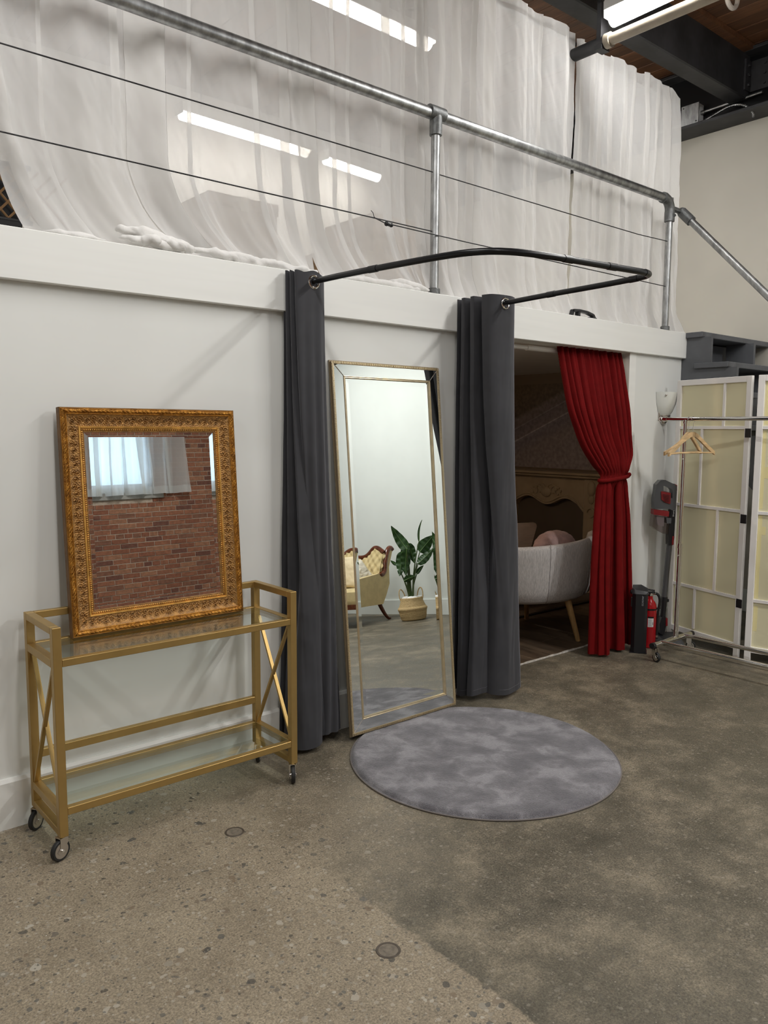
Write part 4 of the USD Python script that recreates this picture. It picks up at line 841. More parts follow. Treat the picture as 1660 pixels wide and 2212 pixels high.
pc = thing('plywood_chair', 'bent plywood chair behind the grey tub armchair', 'chair', (4.71, 1.3, 0))
poly = Polygon([(-0.26, 0.0), (0.22, 0.0), (0.288, 0.209), (-0.26, 0.226)]).buffer(-0.03).buffer(0.03)
mb = prism(poly, 0.014, (4.735, 1.10, 0.50), (1, 0, 0), (0, 0, 1)); mb = mb.subdivide_to_size(0.06) if hasattr(mb, 'subdivide_to_size') else mb
v = mb.vertices.copy(); v[:, 1] += 0.35 * (v[:, 0] - 4.735) ** 2 * -1.0; mb.vertices = v
part(pc, 'backrest', mb, m_ply, label='pale curved plywood backrest')
part(pc, 'seat', bx(4.38, 4.86, 1.13, 1.55, 0.46, 0.48, 0.006), M('orange_ply', (0.50, 0.24, 0.11), 0.4, var=0.1, scale=8))
part(pc, 'support', bx(4.68, 4.77, 1.09, 1.13, 0.46, 0.54, 0.004), m_ply)
for lx, ly in ((4.43, 1.18), (4.80, 1.18), (4.43, 1.50), (4.80, 1.50)):
    part(pc, 'leg', cyl((lx, ly, 0.014), (lx, ly, 0.46), 0.014, 12), m_ply)
m_rugb = M('brown_rug', (0.115, 0.085, 0.062), 0.95, var=0.15, scale=40, bump=0.002, bscale=200)
br = thing('brown_rug', 'brown rug on the dark planks behind the armchairs', 'rug', (4.7, 1.7, 0))
part(br, 'pile', bx(3.4, 5.85, 0.955, 2.6, 0.0, 0.014, 0.004), m_rugb)
part(br, 'border', bx(3.4, 5.85, 0.932, 0.955, 0.0, 0.012, 0.003), m_black, label='dark bound border')
st = thing('white_stool', 'low white stool with round feet under the armchairs', 'stool', (4.75, 1.25, 0.014))
f1, f2 = at(1112, 1309, 2, 0.014), at(1141, 1297, 2, 0.014)
for q in (f1, f2, f2 + (0.25, 0.30, 0), f1 + (0.25, 0.30, 0)):
    part(st, 'foot', lathe([(0, 0.014), (0.034, 0.014), (0.038, 0.02), (0.034, 0.12), (0.0, 0.12)], 20, (q[0], q[1], 0)), m_white)
part(st, 'seat', bx(f1[0] - 0.05, f2[0] + 0.32, min(f1[1], f2[1]) - 0.05, max(f1[1], f2[1]) + 0.36, 0.12, 0.20, 0.01), m_white)
m_mantel = M('mantel_paint', (0.42, 0.33, 0.22), 0.5, var=0.08, scale=6)
fp = thing('fireplace_mantel', 'carved cream fireplace surround against the end wall of the back room', 'fireplace', (6.15, 1.85, 0))
FXF = 6.06       # front plane
part(fp, 'mantel_shelf', cat(bx(FXF - 0.07, 6.3, 1.05, 2.65, 1.035, 1.06, 0.006), bx(FXF - 0.045, 6.3, 1.08, 2.62, 1.01, 1.035, 0.008)), m_mantel)
yy = np.linspace(1.36, 2.26, 60)
low_ = 0.775 + 0.035 * np.cos((yy - 1.81) / 0.45 * 2 * PI) * -1 - 0.06 * np.clip(np.abs(yy - 1.81) / 0.45 - 0.80, 0, 1) / 0.2
part(fp, 'frieze', prism([(a, b) for a, b in zip(yy, low_)] + [(2.26, 1.01), (1.36, 1.01)], 0.16, (FXF + 0.02, 0, 0), (0, 1, 0), (0, 0, 1)), m_mantel)
part(fp, 'arch_bead', tube(np.stack([0 * yy + FXF + 0.018, yy, low_ + 0.025], 1), 0.008, 8), m_mantel)
for y0 in (1.20, 2.26):
    part(fp, 'pilaster', bx(FXF, 6.3, y0, y0 + 0.17, 0, 1.01, 0.006), m_mantel)
    part(fp, 'carved_corbel', cat(sphere((FXF, y0 + 0.085, 0.92), 0.05, 2, (0.5, 0.9, 1.4)), sphere((FXF, y0 + 0.085, 0.82), 0.035, 2, (0.5, 0.9, 1.2)), tube(arc((FXF - 0.004, y0 + 0.085, 0.70), 0.04, 0, 5, 24, (0, 1, 0)), 0.008, 8)), m_mantel)
sw = []
for sg in (-1, 1):
    for k, (r0, dy) in enumerate(((0.075, 0.05), (0.06, 0.09), (0.05, 0.14), (0.035, 0.19))):
        tt = np.linspace(0, 4.2, 30); r_ = r0 * (1 - tt / 5.5); o = np.array((FXF + 0.016, 1.81 + sg * dy, 0.88 - 0.012 * k))
        sw.append(tube(np.stack([0 * tt + o[0], o[1] + sg * r_ * np.cos(tt + 0.6 * k), o[2] + r_ * np.sin(tt + 0.6 * k)], 1), 0.010 * (1 - tt / 6), 8))
part(fp, 'carved_scrolls', cat(sw + [sphere((FXF + 0.015, 1.81, 0.86), 0.055, 3, (0.4, 1.1, 0.9))]), m_mantel, label='carved shell and leaf scrolls at the centre')
part(fp, 'firebox', cat(bx(6.16, 6.3, 1.36, 2.27, 0.0, 0.85)), M('firebox', (0.12, 0.092, 0.068), 0.7, var=0.05, scale=5))
part(fp, 'recess_panel', bx(FXF + 0.07, 6.17, 1.36, 1.40, 0, 0.80), m_mantel); part(fp, 'recess_panel', bx(FXF + 0.07, 6.17, 2.22, 2.27, 0, 0.80), m_mantel)
part(fp, 'hearth', bx(5.85, 6.3, 1.1, 2.6, 0, 0.03, 0.004), m_mantel)
# projected picture: its light painted as dim colour, with a road climbing right
def picture_mat():
    N = {'g': ('geometry', {}), 's': ('separate_xyz', {}), 'n': ('noise_texture', {'scale': 7.0, 'detail': 5.0}), 'n2': ('noise_texture', {'scale': 30.0, 'detail': 4.0}),
         'k': ('math', {'math_type': 'multiply_add', 'value2': 0.44, 'value3': 0.0}), 'h': ('math', {'math_type': 'add'}),
         'j': ('math', {'math_type': 'multiply_add', 'value2': 0.06}),
         'r': ('rgb_ramp', {'ramp': [(0.0, (0.347, 0.303, 0.314)), (0.30, (0.314, 0.274, 0.280)), (0.40, (0.247, 0.225, 0.258)), (0.455, (0.280, 0.258, 0.297)), (0.46, (0.561, 0.495, 0.528)), (0.472, (0.264, 0.231, 0.247)), (0.575, (0.225, 0.198, 0.217)), (0.58, (0.363, 0.330, 0.347)), (0.59, (0.225, 0.192, 0.198)), (0.66, (0.247, 0.214, 0.204)), (0.70, (0.149, 0.118, 0.093)), (0.85, (0.165, 0.126, 0.086)), (1.0, (0.165, 0.126, 0.080))]}),
         'rn': ('rgb_ramp', {'ramp': [(0.3, (0.72, 0.72, 0.72)), (0.7, (1.35, 1.32, 1.36))]}), 'x': ('mix', {'mix_type': 'multiply', 'fac': 0.8}), 'mr': ('map_range', {'from_min': 1.9, 'from_max': 2.95, 'to_min': 0.0, 'to_max': 1.0}), 'p': ('principled_bsdf', {'roughness': 0.7})}
    L = [('g.position', 's.vector'), ('g.position', 'n.vector'), ('g.position', 'n2.vector'), ('s.y', 'k.value1'), ('k.value', 'h.value1'), ('s.z', 'h.value2'), ('h.value', 'mr.value'), ('n.fac', 'j.value1'), ('mr.result', 'j.value3'), ('mr.result', 'r.fac'), ('n2.fac', 'rn.fac'), ('r.color', 'x.color1'), ('rn.color', 'x.color2'), ('x.color', 'p.base_color')]
    del N['j']; L = [l for l in L if 'j.' not in l[0] + l[1]]
    return usdkit.material(stage, '/World/Looks/projection_colour', N, L, surface='p.BSDF')
single('painted_projection', 'dim projected landscape with a slanting road, its light painted on a thin panel above the fireplace', 'picture', bx(6.292, 6.2995, 1.0, 2.41, 1.075, 1.90), picture_mat())
single('wall_end', 'brown painted end wall of the back room', 'wall', bx(6.2965, 6.2999, 0.14, 3.5, 0, 2.0), M('brown_paint', (0.20, 0.15, 0.105), 0.7, var=0.04, scale=2), kind='structure')

# ------------------------------------------------------------------ right corner: extinguisher, case, vacuum, rack, screen
lab_w = M('label_white', (0.78, 0.77, 0.76), 0.5)
fe = thing('fire_extinguisher', 'red fire extinguisher with a black hose standing against the wall', 'fire extinguisher', (4.725, -0.135, 0))
ex_, ey_ = 4.728, -0.14
part(fe, 'cylinder', lathe([(0, 0.0), (0.041, 0.0), (0.045, 0.006), (0.045, 0.255), (0.0445, 0.272), (0.041, 0.292), (0.033, 0.309), (0.022, 0.322), (0.0165, 0.334), (0.0165, 0.350), (0, 0.350)], 40, (ex_, ey_, 0)), M('signal_red', (0.42, 0.006, 0.012), 0.22, coat_weight=0.4))
part(fe, 'valve', cat(lathe([(0, 0.350), (0.018, 0.350), (0.019, 0.358), (0.015, 0.368), (0, 0.368)], 20, (ex_, ey_, 0))), m_chrome)
fd = np.array((0.52, -0.85, 0))            # to the right in the view
part(fe, 'handle', cat(bar((ex_, ey_, 0.374) - fd * 0.045, (ex_, ey_, 0.374) + fd * 0.03, 0.022, 0.012, (0, 0, 1), 0.003), bar((ex_, ey_, 0.396) - fd * 0.055, (ex_, ey_, 0.386) + fd * 0.028, 0.020, 0.008, (0, 0, 1), 0.002)), m_black)
part(fe, 'hose_nut', cyl(np.array((ex_, ey_, 0.366)) + fd * 0.014, np.array((ex_, ey_, 0.366)) + fd * 0.034, 0.009, 12), m_chrome)
hp = [np.array((ex_, ey_, 0.366)) + fd * 0.032] + [np.array((ex_, ey_, z_)) + fd * d_ for d_, z_ in ((0.048, 0.360), (0.060, 0.335), (0.061, 0.300), (0.056, 0.262), (0.053, 0.20), (0.051, 0.13), (0.050, 0.06))]
part(fe, 'hose', tube(CubicSpline(np.linspace(0, 1, 8), np.array(hp))(np.linspace(0, 1, 50)), 0.0085, 12), m_rubber)
part(fe, 'nozzle', cat(cyl(np.array((ex_, ey_, 0.085)) + fd * 0.0505, np.array((ex_, ey_, 0.07)) + fd * 0.0505, 0.0098, 12)), m_nickel)
part(fe, 'band', cat(lathe([(0.0453, 0.258), (0.0466, 0.258), (0.0466, 0.268), (0.0453, 0.268)], 36, (ex_, ey_, 0)), bar(np.array((ex_, ey_, 0.266)) + fd * 0.045, np.array((ex_, ey_, 0.270)) + fd * 0.068, 0.02, 0.008)), m_black)
def on_cyl(r, z0, z1, a0, a1):
    g = np.linspace(a0, a1, 12); return sheet(np.stack([np.stack([ex_ + r * np.cos(g), ey_ + r * np.sin(g), 0 * g + zz_], -1) for zz_ in (z0, z1)], 1))
va = math.atan2(CAM[1] - ey_, CAM[0] - ex_) + 0.22
lb = part(fe, 'label', on_cyl(0.0454, 0.145, 0.205, va - 0.42, va + 0.42), lab_w, label='white instruction label')
part(lb, 'label_heading', on_cyl(0.04555, 0.205, 0.216, va - 0.42, va + 0.42), m_black)
for k in range(7):
    part(lb, 'print_line', on_cyl(0.04552, 0.152 + 0.0066 * k, 0.1545 + 0.0066 * k, va - 0.34, va + (0.10 if k % 2 else 0.20)), M('print_%d' % k, (0.42, 0.43, 0.44), 0.6), smooth=False)
part(lb, 'bar_code', on_cyl(0.04552, 0.160, 0.178, va + 0.28, va + 0.36), m_black)

bcs = thing('tower_case', 'slim black upright tower case between red curtain and fire extinguisher', 'case', (4.57, -0.17, 0))
E1, E2 = np.array((0.52, -0.854, 0)), np.array((-0.854, -0.52, 0))   # right and towards the viewer
oc = Polygon([(-0.048, -0.045), (0.034, -0.045), (0.045, -0.034), (0.045, 0.025), (0.03, 0.042), (-0.03, 0.045), (-0.052, 0.03)])
part(bcs, 'body', prism(oc, 0.395, (4.572, -0.165, 0.0), E1, -E2 * -1.0), m_black) if np.cross(E1, E2)[2] > 0 else part(bcs, 'body', prism(Polygon([(x_, -y_) for x_, y_ in oc.exterior.coords]), 0.395, (4.572, -0.165, 0.0), E1, -E2), m_black)
cap = [np.array((4.572, -0.165, 0)) + E1 * a_ + E2 * b_ + np.array((0, 0, c_)) for a_, b_, c_ in [(-0.056, -0.045, 0.392), (0.048, -0.045, 0.392), (0.050, 0.03, 0.392), (0.03, 0.045, 0.392), (-0.035, 0.048, 0.392), (-0.058, 0.03, 0.392), (-0.052, -0.045, 0.436), (0.0, -0.045, 0.440), (0.044, -0.04, 0.418), (0.044, 0.028, 0.408), (-0.03, 0.036, 0.418), (-0.052, 0.02, 0.425)]]
part(bcs, 'cap', hull(cap), M('case_cap', (0.02, 0.02, 0.022), 0.4))
part(bcs, 'latch', cat(sphere(np.array((4.572, -0.165, 0.40)) - E1 * 0.056 + E2 * 0.01, 0.012, 1, (1, 1, 1.3)), bar(np.array((4.572, -0.165, 0.30)) - E1 * 0.056, np.array((4.572, -0.165, 0.36)) - E1 * 0.056, 0.02, 0.008, tuple(E1))), m_black)
marks = []
for k, (h_, w_) in enumerate([(0.006, 0.004), (0.005, 0.0045), (0.007, 0.004), (0.004, 0.0045), (0.006, 0.0045), (0.006, 0.004), (0.007, 0.005)]):
    o = np.array((4.572, -0.165, 0.318 + 0.0095 * k)) + E1 * 0.014 + E2 * 0.0446
    marks += [bar(o - E1 * w_ / 1, o + E1 * w_ / 1, 0.0012, 0.002), bar(o - E1 * w_ + np.array((0, 0, h_ * 0.0)), o - E1 * w_ + np.array((0, 0, h_)), 0.0012, 0.002, tuple(E2)), bar(o + E1 * w_, o + E1 * w_ + np.array((0, 0, h_ * (0.5 + 0.5 * (k % 2)))), 0.0012, 0.002, tuple(E2))]
part(bcs, 'lettering', cat(marks), M('case_print', (0.45, 0.47, 0.50), 0.5), label='small pale vertical lettering')
part(bcs, 'foot', prism(sbox(-0.058, -0.05, 0.05, 0.05), 0.006, (4.572, -0.165, 0), E1, np.array((0.854, 0.52, 0))), m_black)

# cordless vacuum: its side profile faces the camera; u runs right in the view, w towards the camera
vo = np.array((4.968, -0.140, 0))
VU, VW = 0.88 * np.array((math.cos(math.radians(40)), -math.sin(math.radians(40)), 0)), np.array((-math.sin(math.radians(40)), -math.cos(math.radians(40)), 0))
def V(u, z, w=0.0): return vo + VU * u + np.array((0, 0, z)) + VW * w
def vp(poly, t0, t1):
    """extrudes a (u, z) outline of the vacuum between depths t0 and t1."""
    return prism(poly, t1 - t0, V(0, 0, t0), VU, (0, 0, 1)) if np.dot(np.cross(VU, (0, 0, 1)), VW) > 0 else prism(poly, t1 - t0, V(0, 0, t1), VU, (0, 0, 1))
m_vgrey = M('vacuum_grey', (0.075, 0.078, 0.082), 0.35)
m_vred = M('vacuum_red', (0.20, 0.012, 0.014), 0.35)
vc = thing('stick_vacuum', 'grey and red cordless stick vacuum leaning in the corner', 'vacuum cleaner', (vo[0], vo[1], 0))
def rnd(pts, r): return Polygon(pts).buffer(-r).buffer(2 * r).buffer(-r)
outer = rnd([(-0.150, 1.04), (-0.145, 1.085), (-0.115, 1.115), (-0.08, 1.118), (0.0, 1.085), (0.012, 1.075), (0.014, 1.03), (0.010, 0.90), (-0.035, 0.92), (-0.155, 0.92), (-0.158, 0.98)], 0.006)
hole = rnd([(-0.068, 1.075), (-0.030, 1.058), (-0.020, 1.045), (-0.018, 0.995), (-0.03, 0.99), (-0.036, 1.032), (-0.09, 1.045), (-0.09, 1.078)], 0.003)
part(vc, 'motor_body', vp(outer.difference(hole), -0.035, 0.035), m_vgrey, label='grey motor housing with loop handle')
part(vc, 'motor_grille', vp(rnd([(-0.110, 1.042), (-0.035, 1.030), (-0.034, 0.955), (-0.075, 0.965), (-0.105, 0.985)], 0.004), -0.02, 0.040), m_vred, label='red vented motor cover')
part(vc, 'grille_slot', cat([bar(V(-0.100 + 0.004 * k, 1.020 - 0.011 * k, 0.0405), V(-0.045, 1.014 - 0.011 * k, 0.0405), 0.002, 0.003) for k in range(5)]), m_black)
part(vc, 'handle_spine', vp(rnd([(-0.012, 1.095), (0.014, 1.078), (0.016, 1.03), (0.008, 0.70), (0.002, 0.672), (-0.032, 0.672), (-0.036, 0.74), (-0.028, 0.86), (-0.016, 0.99)], 0.004), -0.03, 0.03), m_black, label='black spine')
part(vc, 'button', cat(vp(rnd([(-0.006, 1.092), (0.014, 1.082), (0.016, 1.045), (0.003, 1.04)], 0.003), -0.02, 0.032), vp(rnd([(-0.006, 0.735), (0.010, 0.735), (0.006, 0.675), (-0.007, 0.675)], 0.003), -0.02, 0.032)), m_vred)
part(vc, 'cyclone_ring', vp(rnd([(-0.158, 0.918), (-0.04, 0.905), (-0.04, 0.868), (-0.158, 0.882)], 0.003), -0.033, 0.036), m_vred)
part(vc, 'dust_bin', vp(rnd([(-0.158, 0.880), (-0.038, 0.866), (-0.040, 0.748), (-0.08, 0.752), (-0.13, 0.775), (-0.165, 0.80)], 0.005), -0.034, 0.036), m_binglass, label='smoky clear dust bin')
part(vc, 'bin_core', vp(rnd([(-0.13, 0.87), (-0.07, 0.865), (-0.07, 0.80), (-0.12, 0.81)], 0.004), -0.02, 0.02), M('bin_core', (0.30, 0.28, 0.28), 0.6))
part(vc, 'bin_latch', vp(rnd([(-0.06, 0.860), (-0.02, 0.858), (-0.022, 0.822), (-0.055, 0.822)], 0.003), -0.036, 0.040), m_vgrey)
part(vc, 'tube', cyl(V(-0.014, 0.68), V(-0.040, 0.28), 0.0185, 20), M('vacuum_tube', (0.11, 0.11, 0.115), 0.35, 0.5))
part(vc, 'tube_clip', cat(cyl(V(-0.037, 0.31), V(-0.0385, 0.27), 0.021, 16), bar(V(-0.03, 0.285, 0.0), V(-0.004, 0.285, 0.0), 0.02, 0.018)), m_black)
part(vc, 'neck', cat(cyl(V(-0.038, 0.28), V(-0.044, 0.17), 0.020, 16), vp(rnd([(-0.075, 0.12), (-0.06, 0.17), (-0.03, 0.18), (-0.02, 0.12), (-0.035, 0.05), (-0.065, 0.05)], 0.004), -0.028, 0.028)), m_black)
part(vc, 'pedal', vp(rnd([(-0.028, 0.165), (-0.014, 0.165), (-0.012, 0.11), (-0.026, 0.11)], 0.003), -0.015, 0.03), m_vred)
head = hull([V(u_, z_, w_) for u_, z_, w_ in [(-0.10, 0.004, -0.06), (0.075, 0.004, -0.06), (0.085, 0.004, 0.13), (-0.09, 0.004, 0.13), (-0.085, 0.05, -0.05), (0.06, 0.05, -0.05), (0.07, 0.035, 0.10), (-0.075, 0.035, 0.10)]])
part(vc, 'floor_head', head, m_black, label='wide black floor head')
txt = meshkit.text_mesh('Shark', 0.012, 0.0015); T = np.eye(4); T[:3, 0], T[:3, 1], T[:3, 2], T[:3, 3] = (0, 0, 1), -VU, VW, V(-0.001, 0.868, 0.0295); txt.apply_transform(T)
part(vc, 'lettering', txt, M('vac_print', (0.5, 0.5, 0.5), 0.5))

# chrome clothes rack
rk = thing('clothes_rack', 'chrome clothes rack on casters in front of the folding screen', 'clothes rack', (4.65, -1.0, 0))
YR0, YR1 = -0.352, -1.46
for yr in (YR0, YR1):
    part(rk, 'end_bar', cyl((4.425, yr, 0.106), (4.895, yr, 0.106), 0.0175, 20), m_chrome)
    part(rk, 'upright', cat(cyl((4.70, yr, 0.106), (4.70, yr, 0.72), 0.0155, 20), cyl((4.70, yr, 0.72), (4.70, yr, 1.523), 0.0125, 20)), m_chrome)
    for xe in (4.425, 4.895):
        part(rk, 'end_plug', cyl((xe - 0.012, yr, 0.106), (xe + 0.012, yr, 0.106), 0.0185, 16), m_black)
    part(rk, 'joint_collar', cyl((4.70, yr, 0.70), (4.70, yr, 0.73), 0.0175, 16), m_chrome)
    part(rk, 'joint_collar', cyl((4.70, yr, 1.495), (4.70, yr, 1.51), 0.0155, 16), m_chrome)
    part(rk, 'push_button', sphere((4.665, yr - 0.014, 0.655), 0.007, 1), m_chrome)
    part(rk, 'push_button', sphere((4.668, yr - 0.012, 1.27), 0.006, 1), m_chrome)
part(rk, 'hanging_rail', cyl((4.70, -0.20, 1.523), (4.70, -1.60, 1.523), 0.0125, 20), m_chrome)
part(rk, 'rail_tip', cat(sphere((4.70, -0.185, 1.523), 0.016, 2), cyl((4.70, -0.20, 1.523), (4.70, -0.225, 1.523), 0.0155, 16)), m_chrome)
for xb in (4.52, 4.80):
    part(rk, 'lower_rail', cyl((xb, YR0, 0.112), (xb, YR1, 0.112), 0.0135, 18), m_chrome)
for yr in (YR0, YR1):
    for xe in (4.455, 4.865):
        caster(rk, xe, yr, 0.088, 0.031, -1.9 if xe < 4.6 else -1.2, 0.017, m_chrome)
# two wooden hangers
def hanger(name, label, y, rot, dz, roll_):
    ca, sa = math.cos(rot), math.sin(rot); H = np.array((ca, sa, 0)); N_ = np.array((-sa, ca, 0))
    o = np.array((4.70, y, 1.523 + dz)); cr_, sr_ = math.cos(roll_), math.sin(roll_)
    def W(a, b, c=0.0): return o + H * (a * cr_ - b * sr_) + np.array((0, 0, a * sr_ + b * cr_)) + N_ * c
    t = thing(name, label, 'hanger', tuple(o), group=None)
    part(t, 'hook', tube(np.vstack([[W(0.0, -0.095), W(0.0, -0.062)], [W(0.018 * math.cos(g) - 0.0, -0.004 + 0.0 + 0.018 * math.sin(g)) for g in np.linspace(-1.4, PI + 0.3, 16)]]), 0.0019, 8), m_chrome)
    for sg in (-1, 1):
        pts_ = [(0.0, -0.098), (0.03, -0.104), (0.08, -0.135), (0.14, -0.175), (0.195, -0.205), (0.215, -0.217)]
        ln_ = CubicSpline([0, 1, 2, 3, 4, 5], pts_)(np.linspace(0, 5, 14))
        sec = []
        for (a_, b_), hh in zip(ln_, np.linspace(0.030, 0.022, 14)):
            cy_ = 0.018 * (a_ / 0.215) ** 2
            sec.append([W(sg * a_, b_ + hh * 0.5, cy_ - 0.007), W(sg * a_, b_ + hh * 0.5, cy_ + 0.007), W(sg * a_, b_ - hh * 0.5, cy_ + 0.007), W(sg * a_, b_ - hh * 0.5, cy_ - 0.007)])
        P_ = np.array(sec); v_ = P_.reshape(-1, 3); f_ = []
        for i_ in range(13):
            for j_ in range(4): f_.append((i_ * 4 + j_, i_ * 4 + (j_ + 1) % 4, i_ * 4 + 4 + (j_ + 1) % 4, i_ * 4 + 4 + j_))
        f_ += [(0, 3, 2, 1), (52, 53, 54, 55)]
        part(t, 'shoulder', tm(v_, f_), m_beech)
    part(t, 'trouser_bar', cyl(W(-0.205, -0.212, 0.012), W(0.205, -0.212, 0.012), 0.0055, 10), m_beech)
hanger('wooden_hanger', 'front wooden coat hanger on the chrome rack', -0.405, -0.25, 0.0, 0.0)
hanger('wooden_hanger', 'rear wooden coat hanger half hidden behind another on the chrome rack', -0.375, 0.05, 0.0, 0.02)

# folding screen
m_paper = usdkit.material(stage, '/World/Looks/screen_paper', {'g': ('geometry', {}), 'n': ('noise_texture', {'scale': 1.6, 'detail': 3.0}), 'r': ('rgb_ramp', {'ramp': [(0.3, (0.82, 0.77, 0.53)), (0.7, (0.87, 0.82, 0.57))]}), 'd': ('principled_bsdf', {'roughness': 0.6}), 't': ('translucent_bsdf', {'color': (0.85, 0.80, 0.55)}), 'm': ('mix_closure', {'fac': 0.15})},
                         [('g.position', 'n.vector'), ('n.fac', 'r.fac'), ('r.color', 'd.base_color'), ('d.BSDF', 'm.closure1'), ('t.BSDF', 'm.closure2')], surface='m.closure')
m_yel = M('yellow_tape', (0.82, 0.73, 0.38), 0.6)
fs = thing('folding_screen', 'white framed folding screen with pale yellow paper panels', 'folding screen', (4.95, -0.7, 0))
def screen_panel(A_, B_, idx):
    A_, B_ = np.array((*A_, 0.0)), np.array((*B_, 0.0)); d = (B_ - A_); L = np.linalg.norm(d); d /= L; n_ = np.array((d[1], -d[0], 0))
    if np.dot(n_, CAM - A_) < 0: n_ = -n_
    def box_(s0, s1, z0, z1, w0, w1, b=0.002):
        m = bx(s0, s1, w0, w1, z0, z1, b); T = np.eye(4); T[:3, 0], T[:3, 1], T[:3, 2], T[:3, 3] = d, n_, (0, 0, 1), A_; m.apply_transform(T)
        if np.linalg.det(T[:3, :3]) < 0: m.invert()
        return m
    S = 0.038
    p = part(fs, 'panel', cat(box_(0, S, 0, 1.79, -0.011, 0.011), box_(L - S, L, 0, 1.79, -0.011, 0.011), box_(S, L - S, 1.752, 1.79, -0.010, 0.010), box_(S, L - S, 0.060, 0.098, -0.010, 0.010)), m_white, label='white wooden panel frame')
    rows_ = [1.752, 1.470, 0.945, 0.392, 0.098]
    for z_ in rows_[1:4]:
        part(p, 'cross_rail', box_(S, L - S, z_ - 0.010, z_ + 0.010, -0.007, 0.008, 0.001), m_white)
    for k_, fr in enumerate((0.68, 0.36, 0.66, 0.36)):
        s_ = S + (L - 2 * S) * fr
        part(p, 'upright_bar', box_(s_ - 0.009, s_ + 0.009, rows_[k_ + 1] + 0.010, rows_[k_] - (0.010 if k_ else 0), -0.007, 0.008, 0.001), m_white)
    part(p, 'paper', box_(S, L - S, 0.098, 1.752, -0.0035, -0.0025, 0), m_paper, smooth=False)
    return p, box_, L
p1, f1_, L1 = screen_panel((5.085, -0.075), (4.918, -0.665), 1)
p2, f2_, L2_ = screen_panel((4.908, -0.705), (5.04, -1.30), 2)
p3, f3_, L3_ = screen_panel((5.06, -1.33), (4.92, -1.92), 3)
for k, (s0, s1, z0, z1) in enumerate(((0.045, 0.078, 1.49, 1.745), (0.042, 0.060, 0.97, 1.45), (0.06, 0.10, 1.16, 1.23), (0.04, 0.062, 0.41, 0.93), (0.062, 0.085, 0.81, 0.86), (0.042, 0.064, 0.20, 0.36))):
    part(p2, 'yellow_tape', f2_(s0, s1, z0, z1, -0.0024, -0.0018, 0), m_yel, label='strip of yellow tape', smooth=False)
for z_ in (1.437, 0.90, 0.36):
    part(p1, 'hinge', cat(f1_(L1 - 0.030, L1 + 0.012, z_ - 0.028, z_ + 0.028, 0.011, 0.0135, 0.001), f1_(L1 + 0.0, L1 + 0.014, z_ - 0.028, z_ + 0.028, 0.008, 0.016, 0.002)), m_black)

# ------------------------------------------------------------------ floor plugs
for k, (x_, y_, lab) in enumerate(((1.349, -0.539, 'round worn floor plug near the console cart'), (1.352, -1.39, 'round worn floor plug nearest the viewer'))):
    fpg = thing('floor_plug', lab, 'floor plug', (x_, y_, 0))
    part(fpg, 'ring', lathe([(0.028, 0.0), (0.0285, 0.0015), (0.034, 0.0018), (0.0355, 0.0)], 36, (x_, y_, 0)), M('plug_ring_%d' % k, (0.085, 0.068, 0.052), 0.5, 0.3, var=0.2, scale=50))
    part(fpg, 'disc', lathe([(0, 0.0012), (0.012, 0.0012), (0.013, 0.0005), (0.019, 0.0005), (0.020, 0.001), (0.028, 0.0008)], 36, (x_, y_, 0)), M('plug_disc_%d' % k, (0.15, 0.125, 0.095), 0.6, var=0.25, scale=60))

# ------------------------------------------------------------------ seen in the tall mirror: settee and potted plant
m_gold_up = M('cream_velvet', (0.52, 0.41, 0.20), 0.75, var=0.08, scale=12, sheen_weight=0.2)
SO = np.array((5.175, -4.0666, 0)); SV = np.array((0.96909, -0.24671, 0)); LV = np.array((-0.24671, -0.96909, 0))
def S(s, l, z): return SO + SV * s + LV * l + np.array((0, 0, z))
SL = 1.45
so = thing('settee', 'carved mahogany settee in tufted cream velvet, reflected in the tall mirror', 'sofa', tuple(S(0.4, 0.7, 0)))
side = Polygon([(0.10, 0.215), (0.63, 0.195), (0.72, 0.30), (0.80, 0.416), (0.825, 0.605), (0.93, 0.79), (0.89, 0.80), (0.80, 0.70), (0.74, 0.58), (0.69, 0.545), (0.62, 0.548), (0.23, 0.522), (0.19, 0.47), (0.15, 0.33)])
for l0 in (0.0, SL - 0.09):
    part(so, 'arm_panel', prism(side, 0.09, S(0, l0 + (0.09 if np.dot(np.cross(SV, (0, 0, 1)), LV) < 0 else 0), 0), SV, (0, 0, 1)), m_gold_up, label='upholstered scrolled arm')
    for q_ in ((l0 + 0.045,)):
        pass
    lc = l0 + 0.045
    crv = CubicSpline(np.linspace(0, 1, 7), np.array([(0.945, 0.80), (0.90, 0.825), (0.84, 0.78), (0.775, 0.665), (0.745, 0.575), (0.69, 0.535), (0.65, 0.55)]))(np.linspace(0, 1, 40))
    part(so, 'arm_rail', tube(np.array([S(a_, lc - 0.03, b_) for a_, b_ in crv]), 0.030, 12), m_mahog)
    crv = CubicSpline(np.linspace(0, 1, 6), np.array([(0.25, 0.505), (0.205, 0.50), (0.20, 0.43), (0.175, 0.36), (0.125, 0.28), (0.09, 0.225)]))(np.linspace(0, 1, 30))
    part(so, 'arm_front', cat(tube(np.array([S(a_, lc, b_) for a_, b_ in crv]), np.linspace(0.034, 0.026, 30), 12), sphere(S(0.225, lc, 0.495), 0.043, 2)), m_mahog)
